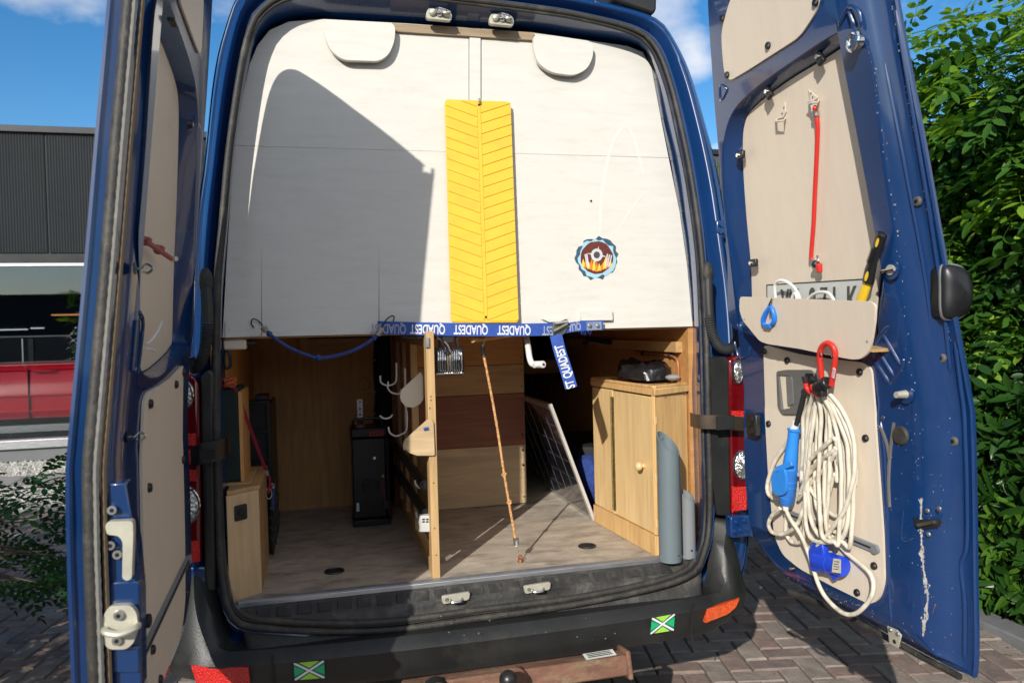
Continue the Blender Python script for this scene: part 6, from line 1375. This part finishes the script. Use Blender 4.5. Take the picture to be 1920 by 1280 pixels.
# yellow-handled hammer in the pocket
hm = thing('yellow_handled_tool', 'tool with yellow and black grip standing in the door pocket', 'hand tool', tuple(RD.P(1620, 570, .09)))
def oval_tube(pts, rx, ry, D, nm, m_, par, S_=14):
    b = M(); lo = []
    for i, p in enumerate(pts):
        d = (pts[min(i+1, len(pts)-1)]-pts[max(i-1, 0)]).normalized(); s_ = d.cross(D.n).normalized(); k = rx[i] if isinstance(rx, list) else rx
        lo.append([p+s_*k*math.cos(a)+D.n*ry*math.sin(a)*k/(rx[0] if isinstance(rx, list) else rx) for a in np.linspace(0, 6.283, S_, False)])
    b.loft(lo); b.f += [list(range(S_))[::-1], list(range(len(b.v)-S_, len(b.v)))]; return b.build(nm, m_, par, normals=True, smooth=50)
g1 = D3([(1609, 580), (1616, 560), (1624, 538), (1628, 528)], .088); oval_tube(g1, [.0155, .0150, .0135, .0135], .011, RD, 'yellow_shaft', mat('tool_yellow', (.85, .55, .03), .35), hm)
g2 = D3([(1627, 530), (1631, 510), (1637, 488), (1645, 465), (1651, 446), (1654, 439), (1655, 436)], .09); gr = oval_tube(g2, [.0165, .016, .0135, .0135, .0155, .0150, .008], .012, RD, 'black_grip', BLK, hm)
for px, py, l in ((1627, 518, .010), (1647, 455, .009)):
    c = RD.P(px, py, .100); ax_ = (g2[4]-g2[1]).normalized(); s_ = ax_.cross(RD.n).normalized(); M().fill([c+ax_*l*1.4*math.cos(a)+s_*l*.55*math.sin(a)+RD.n*.004 for a in np.linspace(0, 6.283, 18, False)]).build('yellow_inset', MATS['tool_yellow'], gr, smooth=0)
for k in range(7): c = g2[2].lerp(g2[3], k/6-.2); s_ = (g2[4]-g2[1]).cross(RD.n).normalized(); M().tube([c-s_*.012+RD.n*.008, c+RD.n*.0125, c+s_*.012+RD.n*.008], .0012, 4).build('grip_ridge', BLKM, gr)
# blue glove clip on the pocket board
gc = thing('blue_glove_clip', 'bright blue plastic glove clip hanging on the pocket board', 'clip', tuple(RD.P(1440, 575, .13)))
GN = .132
for L_ in ([(1444, 573), (1437, 584), (1432, 596), (1431, 606), (1437, 611)], [(1444, 573), (1449, 582), (1452, 595), (1450, 605), (1444, 609)]):
    c = D3(cr(L_, 4), GN); M().tube(c, [.0065*(.7+.5*math.sin(math.pi*i/(len(c)-1))) for i in range(len(c))], 8).build('clip_arm', CARB, gc, smooth=50)
M().prism(D3([(1434, 608), (1447, 607), (1447, 615), (1434, 613)], GN), RD.n*.008).build('clip_jaw', CARB, gc, bev=.002); M().tube(D3([(1443, 580), (1444, 590)], GN+.006), .002, 5).build('clip_spring', CHROME, gc); M().tube(D3(cr([(1440, 575, .124), (1443, 569, .14), (1446, 563, .138), (1447, 560, .125)], 4), .13), .0024, 6).build('hook', DKMET, gc)
# red carabiner
cbn = thing('red_carabiner', 'large red carabiner hanging from the pocket board holding the cable coil', 'carabiner', tuple(RD.P(1552, 645, .14)))
lpn = [(1541, 712), (1539, 690), (1537, 665), (1541, 650), (1552, 643), (1562, 650), (1566, 664), (1564, 690), (1559, 722)]
M().tube(D3(cr(lpn, 6), .145), .0078, 10).build('body', REDR, cbn, smooth=60)
for px, py in ((1539, 664), (1562, 668)): c = RD.P(px, py, .152); M().cyl(c, c+RD.n*.003, .004, seg=8).build('rivet', CHROME, cbn)
a, b = RD.P(1564.5, 690, .1535), RD.P(1561.5, 708, .1535); M().beam(a, b, .010, .0008, RD.n).build('white_print', PRINTW, cbn)
for k in range(4): c = a.lerp(b, .2+.2*k)+RD.n*.0006; M().beam(c-V((0, 0, .001)), c+V((0, 0, .001)), .007, .0004, RD.n).build('print_mark', REDR, cbn)
# gear tie wrapped round the coil
gt = thing('red_twist_tie', 'red rubber twist tie with black tips wrapped round the cable coil', 'tie', tuple(RD.P(1530, 735, .12)))
M().tube(D3(cr([(1510, 716), (1513, 728), (1521, 737), (1530, 742), (1537, 744), (1541, 736)], 6), .128), .0068, 9).build('tie_wire', REDR, gt, smooth=60); M().tube(D3(cr([(1522, 720), (1525, 730), (1531, 738), (1538, 741)], 6), .140), .0068, 9).build('tie_wire', REDR, gt, smooth=60)
for a, b in (((1508, 705), (1511, 717)), ((1526, 708), (1520, 716))): M().cyl(RD.P(*a, .130), RD.P(*b, .130), .0085, .0075, seg=12).build('tip', BLKM, gt, bev=.002)
# dark swivel cleat at the top of the coil
sw = thing('dark_cord_lock', 'dark grey cord lock clamped at the top of the cable coil', 'clamp', tuple(RD.P(1543, 722, .14)))
a, b = RD.P(1531, 727, .150), RD.P(1553, 716, .150); M().cyl(a, b, .0165, .0165, seg=20).build('barrel', DKMET, sw, bev=.004)
for t in (.2, .5, .8): c = a.lerp(b, t); d = (b-a).normalized(); M().cyl(c-d*.002, c+d*.002, .0178, seg=20).build('barrel_ring', BLK, sw)
M().box(tuple(RD.P(1541, 735, .15)-V((.01, .012, .012))), tuple(RD.P(1541, 735, .15)+V((.01, .012, .01)))).build('lock_block', DKMET, sw, bev=.003)
glv = thing('black_pouch', 'black fabric pouch hanging behind the cable coil', 'pouch', tuple(RD.P(1533, 780, .08)))
pp = rounded([RD.uv(*p, .082) for p in ((1526, 742), (1543, 744), (1549, 770), (1547, 820), (1534, 832), (1524, 815), (1520, 780))], .01, 3); M().prism([RD.W(u, z, .074) for u, z in pp], RD.n*.02).build('fabric', mat('black_fabric', (.012, .012, .013), .9, 0, .4, 50, bump=.4), glv, bev=.006, seg=3)
# the cable coil
cc = thing('cable_coil', 'coiled cream extension cable hanging on the right door', 'cable', tuple(RD.P(1540, 740, .11)))
CRD = .0062
def strand(pts, n, par=cc, r=CRD):
    P = []
    c = cr([(p[0], p[1], p[2] if len(p) > 2 else n) for p in pts], 9)
    for q0, (x, y, k) in enumerate(c): P.append(RD.P(x+1.6*noise.noise(V((x*.03, y*.03, k*60))), y, k+.003*noise.noise(V((q0*.3, k*90, 1)))))
    return M().tube(P, r, 9).build('cable_turn', CREAM, par, smooth=60)
loops = [(1544, 1604, 905, 1524, .085), (1547, 1597, 935, 1530, .098), (1543, 1592, 985, 1512, .110), (1546, 1586, 962, 1520, .092), (1540, 1578, 1002, 1537, .118), (1538, 1570, 880, 1505, .100), (1549, 1601, 1008, 1548, .106)]
for i, (xt, xr2, yb_, xl_, n) in enumerate(loops):
    xt2 = 1520+i*2.6
    strand([(xt, 737, n+.02), (xt+(xr2-xt)*.45, 770, n+.006), (xr2-5, 830, n), (xr2, 900, n), (xr2-6, yb_-20+30, n), ((xr2+xl_)/2+6, min(1016, yb_+62), n+.004), (xl_+4, min(1000, yb_+22), n+.008), (xl_-2, 900, n+.006), (xl_+1, 830, n+.004), (xl_+3, 775, n+.01), (xt2, 738, n+.024)], n)
strand([(1551, 742, .128), (1556, 790, .118), (1556, 860, .116), (1553, 930, .112), (1548, 985, .10), (1546, 992, .09)], .11)
strand([(1535, 745, .12), (1520, 800, .118), (1513, 870, .115), (1516, 940, .112), (1524, 985, .105), (1536, 1000, .095)], .11)
strand([(1500, 925, .105), (1515, 890, .112), (1540, 862, .118), (1562, 845, .12), (1568, 838, .118), (1566, 850, .115), (1545, 880, .11), (1515, 912, .10), (1497, 935, .095)], .11)
strand([(1496, 890, .10), (1520, 860, .118), (1548, 835, .125), (1562, 822, .125), (1569, 830, .12), (1572, 870, .1), (1560, 905, .09), (1545, 938, .085), (1527, 940, .08)], .11)
strand([(1512, 745, .11), (1498, 790, .092), (1480, 825, .085), (1455, 860, .085), (1441, 900, .088), (1441, 925, .09), (1452, 935, .085), (1463, 938, .08)], .09)
strand([(1462, 952, .115), (1447, 966, .112), (1440, 982, .108), (1447, 997, .104), (1466, 1001, .102), (1488, 990, .106), (1502, 968, .112), (1510, 930, .114), (1514, 880, .12), (1524, 800, .12), (1530, 748, .12)], .11)
strand([(1474, 955, .125), (1484, 976, .122), (1500, 1000, .118), (1514, 1030, .112), (1524, 1062, .108), (1534, 1095, .105), (1556, 1128, .105), (1582, 1149, .108), (1606, 1149, .108), (1627, 1130, .104), (1637, 1104, .098), (1634, 1078, .09), (1612, 1056, .085), (1588, 1036, .082), (1572, 1018, .085), (1560, 1002, .09), (1556, 990, .092)], .11)
strand([(1520, 1040, .10), (1536, 1020, .112), (1556, 996, .116), (1576, 968, .118), (1592, 930, .118), (1602, 880, .112), (1599, 820, .108), (1580, 770, .112), (1556, 738, .125)], .11)
strand([(1474, 965, .095), (1474, 995, .09), (1483, 1014, .088), (1500, 1016, .09), (1508, 1000, .095), (1507, 960, .1)], .09)
# couplers on the coil
cpl = thing('cable_coupler', 'light blue cable coupler with flap hanging at the left of the coil', 'connector', tuple(RD.P(1482, 870, .12)))
def lath(pts_px, radii, n, nm, m_, par, S_=22):
    P = [RD.P(x, y, n) for x, y in pts_px]; b = M(); return M().tube(P, radii, S_).build(nm, m_, par, smooth=40)
lath([(1493, 792), (1489, 803)], [.011, .0125], .118, 'white_collar', PRINTW, cpl); lath([(1507, 742), (1500, 770), (1493, 796)], [.0075, .0075, .007], .122, 'black_sleeve', BLKM, cpl)
lath([(1489, 803), (1489, 806), (1488.5, 808), (1487, 825), (1484, 850), (1482, 868), (1481, 880)], [.020, .020, .0165, .0165, .0195, .021, .022], .118, 'upper_shell', CBL, cpl)
o = lath([(1481, 880), (1479, 900), (1477, 920), (1475, 935), (1474, 944)], [.0235, .0235, .0235, .023, .019], .118, 'lower_shell', mat('mid_blue_plug_plastic', (.03, .16, .52), .3, 0, .06, 9, coat=.3), cpl)
for y in (900, 910, 920, 929): x = 1479-(y-900)*.13; lath([(x, y), (x-.1, y+2)], [.0242, .0242], .118, 'grip_ring', CBL, cpl)
fp = cr([RD.uv(*p, .150) for p in ((1461, 876), (1470, 880), (1473, 900), (1472, 920), (1466, 928), (1454, 927), (1447, 915), (1446, 896), (1451, 882))], 4, True); M().prism([RD.W(u, z, .140) for u, z in fp], RD.n*.010).build('socket_flap', CBL, cpl, bev=.003, smooth=50); M().beam(RD.P(1456, 880, .148), RD.P(1486, 868, .14), .016, .010, RD.n).build('flap_hinge', CBL, cpl, bev=.002)
M().cyl(RD.P(1473.5, 946, .118), RD.P(1473, 956, .118), .012, .008, seg=14).build('cable_gland', PRINTW, cpl)
plg = thing('cable_plug', 'deep blue angled plug with white label at the bottom of the coil', 'connector', tuple(RD.P(1550, 1050, .11)))
M().cyl(RD.P(1532, 1048, .10), RD.P(1580, 1062, .10), .0265, .0285, seg=28).build('plug_barrel', CBD, plg, bev=.003); M().cyl(RD.P(1556, 1055, .10), RD.P(1560, 1056.2, .10), .0300, .0300, seg=28).build('barrel_ring', CBD, plg)
o = M().prism([RD.P(*p, .095) for p in ((1525, 1030), (1533, 1014), (1553, 1016), (1556, 1034), (1556, 1072), (1530, 1068))], RD.n*.022).build('plug_neck', CBD, plg, bev=.006, seg=3); M().prism([RD.P(*p, .095) for p in ((1556, 1070), (1577, 1074), (1578, 1078), (1569, 1087), (1564, 1080))], RD.n*.012).build('plug_lug', CBD, plg, bev=.002)
lbq = [RD.uv(*p, .13) for p in ((1563, 1046), (1577, 1048), (1577, 1074), (1560, 1072))]; P = [RD.W(u, z, .1305) for u, z in lbq]; M().prism(P, RD.n*.0006).build('white_label', mat('label_paper', (.55, .52, .42), .6, 0, .25, 120), plg, smooth=0)
for k in range(4): a = P[0].lerp(P[3], .2+.18*k).lerp(P[1].lerp(P[2], .2+.18*k), .15); b = P[0].lerp(P[3], .2+.18*k).lerp(P[1].lerp(P[2], .2+.18*k), .8-.1*(k % 2)); M().beam(a+RD.n*.001, b+RD.n*.001, .0018, .0004, RD.n).build('printed_line', BLKM, plg)
# faded red rope with hook on the left door
pr = thing('faded_red_rope', 'short faded red knotted rope across the left door window board', 'rope', tuple(LD.P(300, 465, .05)))
rope([LD.P(273, 452, .04), LD.P(285, 460, .05), LD.P(300, 470, .05), LD.P(320, 484, .06)], .006, 'rope', PINKR, pr); knot(LD.P(298, 468, .05), .0055, 'knot', PINKR, pr); knot(LD.P(274, 452, .04), .005, 'knot', PINKR, pr)
c = LD.P(325, 487, .06); M().tube([c, c+V((.0, -.02, .0)), c+V((.012, -.03, 0))], .006, 7).build('hook', STEEL, pr)
wh_ = thing('white_wire_hook', 'bent white wire hook at the bottom of the left door window', 'hook', tuple(LD.P(290, 640, .04))); M().tube([LD.P(x, y, .05) for x, y in cr([(274, 645), (285, 636), (296, 620), (303, 603)], 5)], .0028, 6).build('wire', PRINTW, wh_); M().tube([LD.P(x, y, .05) for x, y in cr([(272, 654), (282, 655), (290, 658)], 4)], .003, 6).build('wire', PRINTW, wh_)
print('triangles', sum(len(o.data.polygons) for o in bpy.data.objects if o.type == 'MESH'))
